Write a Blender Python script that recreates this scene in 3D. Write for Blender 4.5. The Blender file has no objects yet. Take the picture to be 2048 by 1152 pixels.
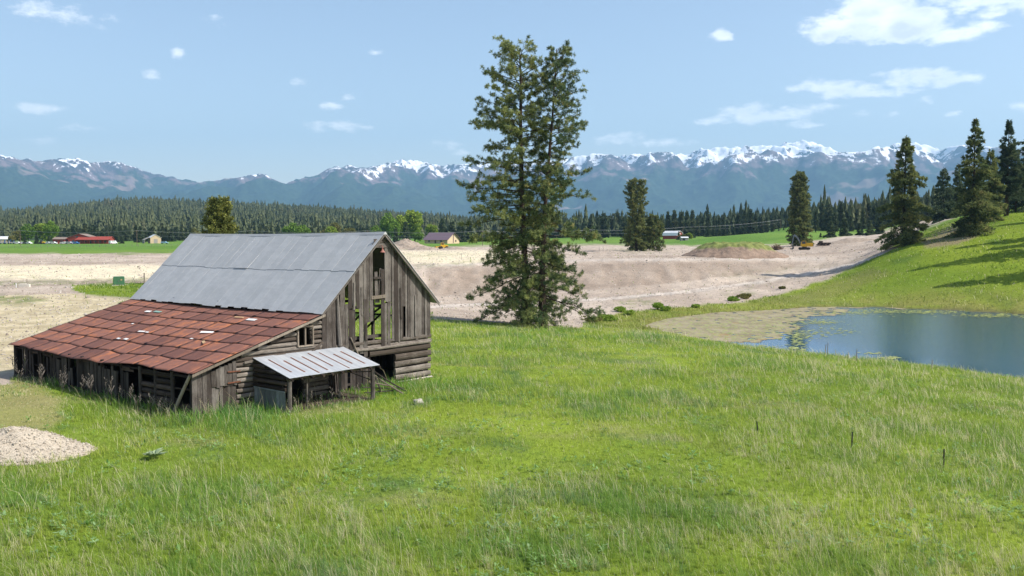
import bpy, math, random
import numpy as np
from mathutils import Vector, Matrix

# ------------------------------------------------------------------ camera, world, sun, exposure
SC = bpy.context.scene
COL = SC.collection
FPX, HORIZ, CAMZ = 1750.0, 482.0, 9.0            # focal length in pixels of a 2048 wide frame, horizon row, eye height
PITCH = math.atan((576 - HORIZ) / FPX)
cam_data = bpy.data.cameras.new('camera')
cam_data.sensor_width = 36.0
cam_data.lens = 36.0 * FPX / 2048.0
cam_data.clip_start = 0.5
cam_data.clip_end = 60000.0
cam = bpy.data.objects.new('camera', cam_data)
COL.objects.link(cam)
cam.location = (0, 0, CAMZ)
cam.rotation_euler = (math.pi / 2 - PITCH, 0, 0)
SC.camera = cam

SUN_AZ, SUN_EL = math.radians(100.0), math.radians(45.0)     # azimuth clockwise from +Y
sun_dir = Vector((math.sin(SUN_AZ) * math.cos(SUN_EL), math.cos(SUN_AZ) * math.cos(SUN_EL), math.sin(SUN_EL)))
sl = bpy.data.lights.new('sun', 'SUN')
sl.energy = 4.3
sl.angle = math.radians(0.5)
sl.color = (1.0, 0.95, 0.87)
sun = bpy.data.objects.new('sun', sl)
COL.objects.link(sun)
sun.rotation_euler = (-sun_dir).to_track_quat('-Z', 'Y').to_euler()
sun.location = (100, -30, 120)

SC.view_settings.view_transform = 'Standard'
SC.view_settings.look = 'None'
SC.view_settings.gamma = 1.0
SC.view_settings.use_curve_mapping = False
SC.view_settings.exposure = 0.80
SC.cycles.use_denoising = True
SC.cycles.max_bounces = 6
SC.cycles.volume_bounces = 0
SC.cycles.transparent_max_bounces = 8
SC.cycles.sample_clamp_indirect = 4.0

def pray(px, py):
    dx = (px - 1024.0) / FPX
    up = (576.0 - py) / FPX
    return np.array([dx, math.cos(PITCH) + up * math.sin(PITCH), -math.sin(PITCH) + up * math.cos(PITCH)])

def at(px, py, Y=None, z=None):
    """world point seen at a photo pixel, at a depth Y or at a height z"""
    d = pray(px, py)
    t = (Y / d[1]) if Y is not None else (z - CAMZ) / d[2]
    p = d * t
    return np.array([p[0], p[1], p[2] + CAMZ])

def proj(x, y, z):
    z = z - CAMZ
    dep = y * math.cos(PITCH) - z * math.sin(PITCH)
    up = y * math.sin(PITCH) + z * math.cos(PITCH)
    dep = np.maximum(dep, 0.01)
    return 1024 + FPX * x / dep, 576 - FPX * up / dep

# ------------------------------------------------------------------ node helpers
class NT:
    def __init__(self, tree):
        self.t = tree
    def n(self, kind, **kw):
        nd = self.t.nodes.new(kind)
        for k, v in kw.items():
            setattr(nd, k, v)
        return nd
    def link(self, a, b):
        self.t.links.new(a, b)
    def put(self, sock, v):
        if hasattr(v, 'is_linked') or hasattr(v, 'links'):
            self.link(v, sock)
        else:
            if sock.type == 'RGBA' and len(v) == 3:
                v = (*v, 1)
            sock.default_value = v
    def math(self, op, a, b=0.0, c=0.0, clamp=False):
        nd = self.n('ShaderNodeMath', operation=op, use_clamp=clamp)
        self.put(nd.inputs[0], a); self.put(nd.inputs[1], b); self.put(nd.inputs[2], c)
        return nd.outputs[0]
    def mix(self, f, a, b, blend='MIX'):
        nd = self.n('ShaderNodeMix', data_type='RGBA', blend_type=blend)
        self.put(nd.inputs[0], f); self.put(nd.inputs[6], a); self.put(nd.inputs[7], b)
        return nd.outputs[2]
    def ramp(self, f, lo, hi, a=0.0, b=1.0, smooth=True):
        nd = self.n('ShaderNodeMapRange', interpolation_type='SMOOTHSTEP' if smooth else 'LINEAR')
        for i, v in enumerate((f, lo, hi, a, b)):
            self.put(nd.inputs[i], v)
        return nd.outputs[0]
    def noise(self, scale, detail=4, rough=0.55, vec=None, dist=0.0):
        nd = self.n('ShaderNodeTexNoise')
        nd.inputs['Scale'].default_value = scale
        nd.inputs['Detail'].default_value = detail
        nd.inputs['Roughness'].default_value = rough
        nd.inputs['Distortion'].default_value = dist
        if vec is not None:
            self.link(vec, nd.inputs['Vector'])
        return nd.outputs['Fac']
    def coords(self, scale=(1, 1, 1), which='Object'):
        tc = self.n('ShaderNodeTexCoord')
        mp = self.n('ShaderNodeMapping')
        mp.inputs['Scale'].default_value = scale
        self.link(tc.outputs[which], mp.inputs['Vector'])
        return mp.outputs[0]
    def pos(self, scale=(1, 1, 1)):
        g = self.n('ShaderNodeNewGeometry')
        mp = self.n('ShaderNodeMapping')
        mp.inputs['Scale'].default_value = scale
        self.link(g.outputs['Position'], mp.inputs['Vector'])
        return mp.outputs[0]
    def attr(self, name):
        return self.n('ShaderNodeAttribute', attribute_name=name)

def new_mat(name, rough=0.8, spec=0.3, metal=0.0):
    m = bpy.data.materials.new(name)
    m.use_nodes = True
    nt = NT(m.node_tree)
    b = m.node_tree.nodes['Principled BSDF']
    b.inputs['Roughness'].default_value = rough
    b.inputs['Specular IOR Level'].default_value = spec
    b.inputs['Metallic'].default_value = metal
    return m, nt, b

def bump(nt, b, h, strength=0.5, dist=0.05):
    bp = nt.n('ShaderNodeBump')
    bp.inputs['Strength'].default_value = strength
    bp.inputs['Distance'].default_value = dist
    nt.link(h, bp.inputs['Height'])
    nt.link(bp.outputs[0], b.inputs['Normal'])

def plain(name, col, rough=0.7, var=0.25, scale=3.0, metal=0.0, spec=0.3):
    m, nt, b = new_mat(name, rough, spec, metal)
    n = nt.noise(scale, 5, 0.6, nt.coords())
    f = nt.ramp(n, 0.3, 0.7, 1 - var, 1 + var, False)
    c = nt.n('ShaderNodeVectorMath', operation='SCALE')
    c.inputs[0].default_value = col
    nt.link(f, c.inputs['Scale'])
    nt.link(c.outputs[0], b.inputs['Base Color'])
    return m

# ------------------------------------------------------------------ world: physical sky with thin fair weather clouds
world = bpy.data.worlds.new('World')
SC.world = world
world.use_nodes = True
wt = NT(world.node_tree)
bg = world.node_tree.nodes['Background']
sky = wt.n('ShaderNodeTexSky', sky_type='NISHITA')
sky.sun_disc = False
sky.sun_elevation = SUN_EL
sky.sun_rotation = SUN_AZ
sky.altitude = 900
sky.air_density = 1.1
sky.dust_density = 1.8
sky.ozone_density = 1.2
bg.inputs['Strength'].default_value = 0.125
tc = wt.n('ShaderNodeTexCoord')
sep = wt.n('ShaderNodeSeparateXYZ')
wt.link(tc.outputs['Generated'], sep.inputs[0])
az = wt.math('ARCTAN2', sep.outputs[0], sep.outputs[1])
el = wt.math('ARCSINE', sep.outputs[2])
cmb = wt.n('ShaderNodeCombineXYZ')
wt.link(az, cmb.inputs[0]); wt.link(wt.math('MULTIPLY', el, 2.1), cmb.inputs[1])
warp = wt.n('ShaderNodeTexNoise'); warp.inputs['Scale'].default_value = 26; warp.inputs['Detail'].default_value = 5
wt.link(cmb.outputs[0], warp.inputs['Vector'])
wsep = wt.n('ShaderNodeSeparateColor'); wt.link(warp.outputs['Color'], wsep.inputs[0])
waz = wt.math('ADD', az, wt.math('MULTIPLY', wt.math('SUBTRACT', wsep.outputs[0], 0.5), 0.035))
wel = wt.math('ADD', el, wt.math('MULTIPLY', wt.math('SUBTRACT', wsep.outputs[1], 0.5), 0.014))
CLOUDS = [  # pixel centre, half width, half height, strength
    (1752, 18, 70, 34, 1.15), (1790, 40, 60, 30, 1.1), (1705, 48, 85, 22, 1.0), (1800, 60, 95, 22, 1.0), (1648, 68, 42, 16, .85), (1850, 42, 34, 30, .95), (1900, 66, 60, 16, .9), (1950, 56, 50, 10, .8),
    (1960, 2, 100, 16, .7), (1925, 18, 40, 9, .6), (1985, 24, 30, 12, .7), (2080, 2, 60, 24, .8),
    (1640, 172, 60, 13, .75), (1700, 178, 60, 15, .8), (1775, 183, 60, 9, .7), (1840, 152, 70, 17, .75), (1895, 160, 42, 14, .7), (1770, 148, 30, 7, .4),
    (1500, 228, 55, 20, .75), (1570, 228, 60, 14, .65), (1450, 242, 60, 9, .5), (1600, 246, 40, 7, .45),
    (1443, 70, 25, 13, .75), (1240, 277, 52, 11, .5), (1330, 286, 70, 8, .35), (895, 291, 30, 11, .45), (920, 305, 22, 8, .35),
    (657, 213, 32, 9, .6), (678, 252, 58, 10, .6), (640, 258, 30, 7, .4), (355, 107, 16, 11, .7), (308, 151, 24, 9, .45), (68, 214, 42, 10, .5),
    (60, 14, 42, 17, .5), (135, 30, 75, 18, .3), (95, 286, 34, 8, .3), (160, 256, 40, 6, .3), (695, 196, 20, 7, .35), (755, 104, 18, 7, .35), (608, 167, 20, 8, .4),
    (2045, 216, 28, 11, .65), (1905, 225, 12, 6, .55), (1730, 229, 16, 6, .4), (1780, 232, 14, 5, .35), (1848, 200, 9, 6, .35), (425, 40, 22, 8, .3), (1640, 212, 50, 9, .4)]
best = None
for (cx, cy, rx, ry, st) in CLOUDS:
    d = pray(cx, cy); d = d / np.linalg.norm(d)
    a0, e0 = math.atan2(d[0], d[1]), math.asin(d[2])
    du = wt.math('MULTIPLY', wt.math('SUBTRACT', waz, a0), FPX / rx * 0.92)
    dv = wt.math('MULTIPLY', wt.math('SUBTRACT', wel, e0), FPX / ry * 0.92)
    rr = wt.math('ADD', wt.math('MULTIPLY', du, du), wt.math('MULTIPLY', dv, dv))
    m = wt.math('MULTIPLY', wt.math('SUBTRACT', 1.25, rr), st)
    best = m if best is None else wt.math('MAXIMUM', best, m)
cn = wt.noise(42, 8, 0.66, cmb.outputs[0])
dens = wt.math('ADD', best, wt.math('MULTIPLY', wt.math('SUBTRACT', cn, 0.52), 2.6))
alpha = wt.ramp(dens, 0.0, 1.15, 0.0, 0.92)
shade = wt.ramp(wt.noise(13, 3, 0.5, cmb.outputs[0]), 0.40, 0.62, 0, .85)
CLOUD_HI, CLOUD_LO = (7.6, 7.7, 7.8), (4.3, 4.7, 5.3)
ccol = wt.mix(wt.math('MULTIPLY', shade, wt.ramp(dens, 0.5, 1.3)), CLOUD_HI, CLOUD_LO)
tint = wt.mix(1.0, sky.outputs[0], (1.12, .985, .89, 1), 'MULTIPLY')
wt.link(wt.mix(alpha, tint, ccol), bg.inputs['Color'])
world.cycles.sampling_method = 'MANUAL'
world.cycles.sample_map_resolution = 512

# ------------------------------------------------------------------ numpy noise
def _h(ix, iy, seed):
    h = (ix.astype(np.int64) * 374761393 + iy.astype(np.int64) * 668265263 + seed * 974634777) & 0xffffffff
    h = ((h ^ (h >> 13)) * 1274126177) & 0xffffffff
    return ((h ^ (h >> 16)) & 0xffff) / 65535.0

def vn(x, y, seed=0):
    x = np.asarray(x, float); y = np.asarray(y, float)
    ix, iy = np.floor(x), np.floor(y)
    fx, fy = x - ix, y - iy
    fx = fx * fx * (3 - 2 * fx); fy = fy * fy * (3 - 2 * fy)
    a, b = _h(ix, iy, seed), _h(ix + 1, iy, seed)
    c, d = _h(ix, iy + 1, seed), _h(ix + 1, iy + 1, seed)
    return (a * (1 - fx) + b * fx) * (1 - fy) + (c * (1 - fx) + d * fx) * fy

def fbm(x, y, seed=0, o=4):
    s, a, t = 0, 0.5, 0
    for i in range(o):
        s = s + a * vn(x * 2 ** i + i * 17.3, y * 2 ** i - i * 9.1, seed + i); t += a; a *= 0.5
    return s / t

def sstep(x, a, b):
    t = np.clip((x - a) / (b - a), 0, 1)
    return t * t * (3 - 2 * t)

def polysd(px, py, poly):
    """signed distance to a polygon, positive inside"""
    P = np.array(poly, float); n = len(P)
    d = np.full(px.shape, 1e9); ins = np.zeros(px.shape, bool)
    for i in range(n):
        ax, ay = P[i]; bx, by = P[(i + 1) % n]
        ex, ey = bx - ax, by - ay
        t = np.clip(((px - ax) * ex + (py - ay) * ey) / (ex * ex + ey * ey + 1e-9), 0, 1)
        d = np.minimum(d, np.hypot(px - ax - t * ex, py - ay - t * ey))
        if ay != by:
            c = ((ay > py) != (by > py)) & (px < (bx - ax) * (py - ay) / (by - ay) + ax)
            ins ^= c
    return np.where(ins, d, -d)

# ------------------------------------------------------------------ mesh helpers
def finish(name, me, mat, parent=None, smooth=False):
    for m in (mat if isinstance(mat, (list, tuple)) else [mat]):
        me.materials.append(m)
    if smooth:
        me.polygons.foreach_set('use_smooth', np.ones(len(me.polygons), bool))
    me.update()
    o = bpy.data.objects.new(name, me)
    COL.objects.link(o)
    if parent is not None:
        o.parent = parent
    return o

def array_mesh(name, V, F, mat, parent=None, smooth=False, col=None, fl=None):
    """V (n,3), F (m,k) arrays; col (n,3) vertex colour named col; fl dict of float vertex attributes"""
    V = np.ascontiguousarray(V, np.float32); F = np.ascontiguousarray(F, np.int32)
    me = bpy.data.meshes.new(name)
    k = F.shape[1]
    me.vertices.add(len(V)); me.vertices.foreach_set('co', V.ravel())
    me.loops.add(F.size); me.loops.foreach_set('vertex_index', F.ravel())
    me.polygons.add(len(F)); me.polygons.foreach_set('loop_start', np.arange(0, F.size, k, dtype=np.int32))
    me.update(calc_edges=True)
    if col is not None:
        a = me.color_attributes.new('col', 'FLOAT_COLOR', 'POINT')
        c4 = np.ones((len(V), 4), np.float32); c4[:, :3] = col
        a.data.foreach_set('color', c4.ravel())
    for nm, arr in (fl or {}).items():
        a = me.attributes.new(nm, 'FLOAT', 'POINT')
        a.data.foreach_set('value', np.ascontiguousarray(arr, np.float32))
    return finish(name, me, mat, parent, smooth)

class MB:
    """collects solids; every solid carries its own random number in the face attribute rnd"""
    def __init__(self, seed=1):
        self.v, self.f, self.r, self.mi = [], [], [], []
        self.R = random.Random(seed)
        self.cur = 0
    def add(self, vs, fs, rnd=None, mi=None):
        b = len(self.v)
        self.v += [tuple(map(float, p)) for p in vs]
        self.f += [[b + i for i in q] for q in fs]
        rv = self.R.random() if rnd is None else rnd
        self.r += [rv] * len(fs)
        self.mi += [self.cur if mi is None else mi] * len(fs)
        return self
    def hexa(self, c, rnd=None, mi=None):
        """8 corners: four of one end, four of the other"""
        return self.add(c, [[0, 3, 2, 1], [4, 5, 6, 7], [0, 1, 5, 4], [1, 2, 6, 5], [2, 3, 7, 6], [3, 0, 4, 7]], rnd, mi)
    def box(self, x0, x1, y0, y1, z0, z1, rnd=None, mi=None):
        return self.hexa([(x0, y0, z0), (x1, y0, z0), (x1, y1, z0), (x0, y1, z0), (x0, y0, z1), (x1, y0, z1), (x1, y1, z1), (x0, y1, z1)], rnd, mi)
    def obox(self, c, size, rot=(0, 0, 0), rnd=None, mi=None):
        from mathutils import Euler
        M = Euler(rot).to_matrix(); c = Vector(c)
        sx, sy, sz = [s / 2 for s in size]
        pts = [(-sx, -sy, -sz), (sx, -sy, -sz), (sx, sy, -sz), (-sx, sy, -sz), (-sx, -sy, sz), (sx, -sy, sz), (sx, sy, sz), (-sx, sy, sz)]
        return self.hexa([tuple(c + M @ Vector(p)) for p in pts], rnd, mi)
    def tube(self, pts, rads, n=6, rnd=None, mi=None, cap=True, flat=1.0):
        pts = [Vector(p) for p in pts]
        if not hasattr(rads, '__len__'):
            rads = [rads] * len(pts)
        vs, fs = [], []
        for i, p in enumerate(pts):
            d = (pts[min(i + 1, len(pts) - 1)] - pts[max(i - 1, 0)]).normalized()
            a = d.cross(Vector((0, 0, 1)))
            if a.length < 0.1:
                a = d.cross(Vector((0, 1, 0)))
            a.normalize(); b = a.cross(d)
            for k in range(n):
                t = 2 * math.pi * (k + 0.5) / n
                vs.append(tuple(p + a * (math.cos(t) * rads[i] * flat) + b * (math.sin(t) * rads[i])))
        for i in range(len(pts) - 1):
            for k in range(n):
                k2 = (k + 1) % n
                fs.append([i * n + k, i * n + k2, (i + 1) * n + k2, (i + 1) * n + k])
        if cap:
            fs.append(list(range(n))[::-1]); fs.append([(len(pts) - 1) * n + k for k in range(n)])
        return self.add(vs, fs, rnd, mi)
    def prism(self, poly, a, b, axis='y', rnd=None, mi=None):
        """polygon in the two other axes, extruded along axis from a to b"""
        def P(q, w):
            return {'x': (w, q[0], q[1]), 'y': (q[0], w, q[1]), 'z': (q[0], q[1], w)}[axis]
        n = len(poly)
        vs = [P(q, a) for q in poly] + [P(q, b) for q in poly]
        fs = [list(range(n)), [2 * n - 1 - i for i in range(n)]] + [[i, i + n, (i + 1) % n + n, (i + 1) % n] for i in range(n)]
        return self.add(vs, fs, rnd, mi)
    def build(self, name, mat, parent=None, smooth=False, bevel=0):
        me = bpy.data.meshes.new(name)
        me.from_pydata(self.v, [], self.f)
        me.update()
        a = me.attributes.new('rnd', 'FLOAT', 'FACE')
        a.data.foreach_set('value', self.r)
        me.polygons.foreach_set('material_index', self.mi)
        o = finish(name, me, mat, parent, smooth)
        if bevel:
            b = o.modifiers.new('bevel', 'BEVEL'); b.width = bevel; b.segments = 2; b.limit_method = 'ANGLE'
        return o

def tag(o, label=None, cat=None, group=None, kind=None):
    if label: o['label'] = label
    if cat: o['category'] = cat
    if group: o['group'] = group
    if kind: o['kind'] = kind
    return o

def thing(name, label, cat, loc, rz=0.0, group=None, sc=1.0):
    o = bpy.data.objects.new(name, None)
    COL.objects.link(o)
    o.location = loc; o.rotation_euler = (0, 0, rz); o.scale = (sc, sc, sc) if not hasattr(sc, '__len__') else sc
    o.empty_display_size = 0.2
    return tag(o, label, cat, group)

def copy_tree(o, parent=None):
    c = o.copy(); COL.objects.link(c)
    if parent is not None:
        c.parent = parent
    for ch in list(o.children):
        copy_tree(ch, c)
    return c

# ------------------------------------------------------------------ terrain heights
T_ = [(2500, 45), (5000, 26), (9800, 12)]
COLUMNS = [  # photo column, then (distance along the view, height) knots of the land under it
    (-900, [(4, .3), (60, .6), (80, 1.2), (146, 2), (276, 4.4), (560, 6.8), (1000, 12), (1700, 25), (2500, 60), (5000, 30), (9800, 12)]),
    (0, [(4, .3), (66, .45), (82, .9), (120, 1.3), (150, 1.7), (276, 4), (290, 4.2), (540, 7), (640, 7.3), (1000, 14), (1700, 40), (2300, 72), (2800, 60), (5000, 25), (9800, 12)]),
    (250, [(4, .3), (55, .3), (80, .7), (120, 1.4), (146, 1.6), (200, 2.5), (300, 4.4), (540, 7.1), (640, 7.4), (1000, 13), (1600, 45), (2100, 90), (2600, 123), (3200, 90), (5000, 30), (9800, 12)]),
    (560, [(4, .25), (60, .25), (119, .35), (128, .6), (196, 2.5), (300, 4.6), (500, 6.5), (620, 7.6), (1000, 13), (1600, 42), (2500, 98), (3200, 70), (5000, 28), (9800, 12)]),
    (880, [(4, .2), (57, .12), (92, .0), (105, -.15), (122, -1.2), (150, -1.8), (168, -1.5), (188, 2.0), (198, 3.4), (215, 4.0), (300, 4.8), (400, 5.2), (560, 7.5), (700, 9), (1000, 13), (1700, 35), (2500, 68), (5000, 28), (9800, 12)]),
    (1050, [(4, .1), (80, -.1), (98, -.35), (115, -1.6), (135, -2.6), (165, -2.3), (186, -1.6), (205, 2.2), (222, 3.9), (240, 4.2), (330, 4.9), (520, 6.4), (700, 9.5), (1000, 14), (1700, 28)] + T_),
    (1200, [(4, .1), (70, -.1), (90, -.5), (105, -1.6), (125, -2.7), (138, -2.6), (163, -2.1), (188, -1.3), (206, 1.6), (224, 4.0), (235, 4.4), (300, 4.9), (470, 6.4), (600, 8.5), (760, 12), (1000, 17)] + T_),
    (1350, [(4, .05), (72, -.25), (88, -.8), (102, -2), (118, -3), (140, -2.9), (152, -2.5), (175, -1.9), (198, -1.0), (213, 1.8), (229, 4.2), (240, 4.5), (300, 4.9), (470, 6.3), (600, 9.5), (760, 13), (1000, 17)] + T_),
    (1500, [(4, 0), (66, -.35), (80, -.8), (92, -2.2), (103, -3.1), (148, -3.1), (159, -2.4), (175, -1.9), (205, -1.0), (213, -.6), (240, 4.0), (250, 4.3), (300, 4.9), (345, 5.4), (470, 7.5), (560, 14), (720, 13.5), (1000, 20)] + T_),
    (1600, [(4, -.05), (64, -.5), (76, -.9), (90, -2.4), (100, -3.1), (151, -3.1), (160, -2.7), (175, -1.6), (192, -.6), (216, 0), (224, .4), (243, 3.5), (255, 4.4), (300, 5.6), (345, 6.4), (400, 8), (500, 12), (600, 16), (900, 28), (1100, 30)] + T_),
    (1700, [(4, -.05), (60, -.6), (72, -1), (88, -2.6), (98, -3.1), (152, -3.1), (161, -2.8), (175, -1.2), (190, .5), (210, 1.9), (230, 3.2), (250, 4.8), (300, 6.8), (330, 7.9), (420, 11), (520, 13), (650, 18), (900, 30), (1100, 33)] + T_),
    (1800, [(4, -.1), (58, -.8), (70, -1.05), (85, -2.7), (95, -3.1), (150, -3.1), (161, -2.7), (173, .2), (186, 3.4), (200, 6.4), (214, 8.4), (240, 8.9), (330, 9.9), (400, 12), (500, 16), (650, 22), (900, 34), (1100, 38)] + T_),
    (1870, [(4, -.1), (57, -.9), (68, -1.1), (83, -2.8), (93, -3.1), (144, -3.1), (155, -2.7), (171, 1.2), (186, 5.4), (202, 8.6), (226, 10.4), (250, 11.8), (310, 16), (340, 17), (420, 18), (650, 26), (900, 38), (1100, 42)] + T_),
    (1945, [(4, -.1), (56, -1.0), (66, -1.2), (81, -2.9), (91, -3.1), (139, -3.1), (151, -2.6), (168, 1.6), (185, 6.7), (206, 11.2), (230, 14.5), (270, 17.2), (330, 18.5), (420, 19), (650, 28), (1000, 45)] + T_),
    (2048, [(4, -.1), (54, -1.1), (64, -1.3), (78, -2.9), (86, -3.1), (135, -3.1), (147, -2.4), (161, 1.2), (177, 6.5), (205, 12.7), (228, 16.3), (245, 18.3), (280, 21), (340, 22), (650, 32), (1000, 50)] + T_),
    (2400, [(4, -.2), (45, -1.2), (60, -1.4), (75, -3), (82, -3.1), (126, -3.1), (138, -2), (152, 3), (172, 10), (200, 17), (240, 22), (300, 26), (650, 38), (1000, 55)] + T_),
    (3200, [(4, -.3), (40, -1.3), (55, -2.6), (100, -2.8), (115, 0), (150, 10), (200, 19), (300, 30), (650, 40), (1000, 55)] + T_)]

POND_Z = -3.0
POND = [at(*q, z=POND_Z)[:2] for q in [(1285, 652), (1330, 638), (1430, 625), (1530, 621), (1620, 614), (1750, 614), (1900, 620), (2048, 628), (2400, 640),
        (2700, 820), (2048, 775), (1780, 738), (1600, 726), (1480, 706), (1400, 690), (1330, 672)]]

def height_raw(x, y):
    """land height: knots interpolated along each column, smoothly blended between columns"""
    a = np.arctan2(x, y)
    ca = np.array([math.atan((c[0] - 1024) / FPX) for c in COLUMNS])
    ly = np.log(np.maximum(y, 2.0) + .0)
    Hc = [np.interp(ly, np.log([k[0] for k in c[1]]), [k[1] for k in c[1]]) for c in COLUMNS]
    i = np.clip(np.searchsorted(ca, a) - 1, 0, len(ca) - 2)
    t = np.clip((a - ca[i]) / (ca[i + 1] - ca[i]), 0, 1)
    H = np.stack(Hc); i_ = i[None]
    return np.take_along_axis(H, i_, 0)[0] * (1 - t) + np.take_along_axis(H, i_ + 1, 0)[0] * t

def blur(G, k, axis):
    w = np.hanning(k + 2)[1:-1]; w /= w.sum(); p = k // 2
    Gp = np.pad(G, [(p, p) if ax == axis else (0, 0) for ax in (0, 1)], 'edge')
    return sum(w[j] * np.take(Gp, np.arange(j, j + G.shape[axis]), axis) for j in range(k))

NA, NR = 720, 620
AZ = np.radians(np.linspace(-62, 62, NA)); LR = np.linspace(math.log(4.0), math.log(9800.0), NR)
gA, gL = np.meshgrid(AZ, LR)
gX, gY = np.sin(gA) * np.exp(gL), np.cos(gA) * np.exp(gL)
gR = np.exp(gL)
gZ = blur(blur(height_raw(gX, gY), 7, 0), 21, 1)
gpx, gpy = proj(gX, gY, gZ)
sdp = np.where(gR < 400, polysd(gX, gY, POND), -200)
n1 = fbm(gX / 9, gY / 9, 3) - .5
GRAV = [(-900, 509), (370, 507), (840, 497), (960, 491), (1190, 489), (1400, 491), (1560, 489), (1640, 479), (1770, 461), (1900, 424), (1925, 426), (1880, 446), (1790, 476),
        (1790, 492), (1752, 512), (1700, 538), (1600, 580), (1500, 602), (1400, 612), (1330, 618), (1240, 626), (1180, 640), (1160, 662), (1010, 662), (862, 650), (862, 629), (790, 584), (560, 575), (330, 562), (300, 566), (140, 573), (165, 590), (262, 596),
        (190, 640), (60, 700), (20, 768), (-900, 860)]
w_grav = sstep(polysd(gpx + (vn(gX / 3, gY / 3, 5) - .5) * 16, gpy + (vn(gX / 5, gY / 5, 6) - .5) * 7, GRAV), -2.5, 2.5) * (gR > 50) * (gR < 700)
w_grav = w_grav * np.where((gpx > 862) & (gpx < 1180) & (gpy > 600), (gR > 101), 1)
# surface relief
rough = (fbm(gX / 2.2, gY / 2.2, 11) - .5)
gZ = gZ + np.where(gR < 110, .28, .0) * (fbm(gX / 6, gY / 6, 21) - .5) * sstep(gR, 12, 30) * (1 - w_grav)
gZ = gZ + w_grav * rough * np.clip((gR - 90) / 100, .15, 1.0) * 0.9 * sstep(900 - gR, 0, 200)
bank = w_grav * sstep(polysd(gpx, gpy, [(850, 532), (1200, 522), (1500, 520), (1640, 520), (1560, 545), (1300, 572), (1080, 588), (850, 592)]), 0, 6) * (gpx > 840)
gul = vn(gX / 1.6, gY / 9, 31)
gZ = gZ - bank * gul * 0.35
gZ = np.where(gR < 400, np.where(sdp > 0, np.minimum(gZ, POND_Z - .05 - .06 * sdp), np.where(sdp > -14, np.maximum(gZ, POND_Z + .03 - .035 * sdp), np.maximum(gZ, POND_Z + .4))), gZ)
gpx, gpy = proj(gX, gY, gZ)

def ground(x, y):
    """height of the built terrain mesh (bilinear in its own grid)"""
    x = np.asarray(x, float); y = np.asarray(y, float)
    a = (np.arctan2(x, y) - AZ[0]) / (AZ[1] - AZ[0]); l = (np.log(np.hypot(x, y)) - LR[0]) / (LR[1] - LR[0])
    a = np.clip(a, 0, NA - 1.001); l = np.clip(l, 0, NR - 1.001)
    i, j = np.floor(a).astype(int), np.floor(l).astype(int)
    fa, fl = a - i, l - j
    return (gZ[j, i] * (1 - fa) + gZ[j, i + 1] * fa) * (1 - fl) + (gZ[j + 1, i] * (1 - fa) + gZ[j + 1, i + 1] * fa) * fl

def grid_at(G, x, y):
    a = (np.arctan2(x, y) - AZ[0]) / (AZ[1] - AZ[0]); l = (np.log(np.hypot(x, y)) - LR[0]) / (LR[1] - LR[0])
    return G[np.clip(np.rint(l).astype(int), 0, NR - 1), np.clip(np.rint(a).astype(int), 0, NA - 1)]

def spot(px, py, Y):
    """a standing place on the terrain under a pixel column at depth Y"""
    x = (px - 1024) / FPX * Y
    return (x, Y, float(ground(x, Y)))

# ground colours, by surface and place
def C(*v): return np.array(v)
def lerp(a, b, t): return a + (b - a) * t[..., None]
big = fbm(gX / 14, gY / 14, 41); mid = fbm(gX / 3.5, gY / 3.5, 42); fine = fbm(gX / 1.1, gY / 1.1, 43)
grass = lerp(C(.14, .205, .022), C(.20, .265, .028), sstep(big, .35, .65))
grass = lerp(grass, C(.050, .115, .030), sstep(mid, .52, .75) * .7)
grass = lerp(grass, C(.24, .22, .10), sstep(fbm(gX / 5, gY / 2.5, 44), .58, .8) * .5)
hill = lerp(C(.14, .21, .018), C(.19, .25, .022), sstep(fbm(gX / 20, gY / 20, 45), .3, .7))
hill = lerp(hill, C(.07, .13, .02), sstep(fbm(gX / 5, gY / 8, 46), .56, .8) * .7)
wh = sstep(gR, 105, 135) * (gpx > 1150)
grass = lerp(grass, hill, wh)
far = lerp(C(.09, .18, .026), C(.13, .22, .035), sstep(fbm(gX / 60, gY / 60, 47), .3, .7))
grass = lerp(grass, far, sstep(gR, 240, 420) * 1.0)
# olive and straw band round the pond
near_pond = sstep(-sdp, 22, 2) * (gR < 330)
grass = lerp(grass, C(.20, .20, .05), near_pond * (gY > 100) * (.45 + .5 * sstep(mid, .4, .6)))
slopeband = sstep(polysd(gpx, gpy, [(1500, 606), (1600, 585), (1740, 535), (1790, 545), (1700, 585), (1620, 606)]), -6, 8)
grass = lerp(grass, C(.17, .17, .05), slopeband * .7)
brownpatch = sstep(polysd(gpx + (mid - .5) * 30, gpy + (mid - .5) * 14, [(1840, 480), (1905, 448), (1960, 470), (1925, 492), (1850, 496)]), -4, 6)
grass = lerp(grass, C(.24, .18, .12), brownpatch * .85)
dry = sstep(polysd(gpx + (mid - .5) * 60, gpy + (mid - .5) * 60, [(-900, 740), (40, 745), (120, 800), (110, 860), (60, 885), (-900, 900)]), -15, 12) * (gR < 80)
grass = lerp(grass, C(.27, .24, .10), dry * .75)
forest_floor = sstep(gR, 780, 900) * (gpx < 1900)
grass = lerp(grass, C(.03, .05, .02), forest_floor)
gr = lerp(C(.37, .30, .24), C(.45, .375, .305), sstep(big, .3, .7))
gr = lerp(gr, C(.29, .235, .19), sstep(mid, .5, .8) * .5)
gr = lerp(gr, C(.25, .195, .15), bank * (.35 + .6 * gul))  # bank face darker, most so along its gullies
gr = lerp(gr, C(.50, .45, .40), sstep(3.5 - np.abs(gpy - np.interp(gpx, [850, 1200, 1500, 1640], [531, 520, 518, 518])), 0, 2) * (gpx > 850) * (gpx < 1650) * .5)
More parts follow.
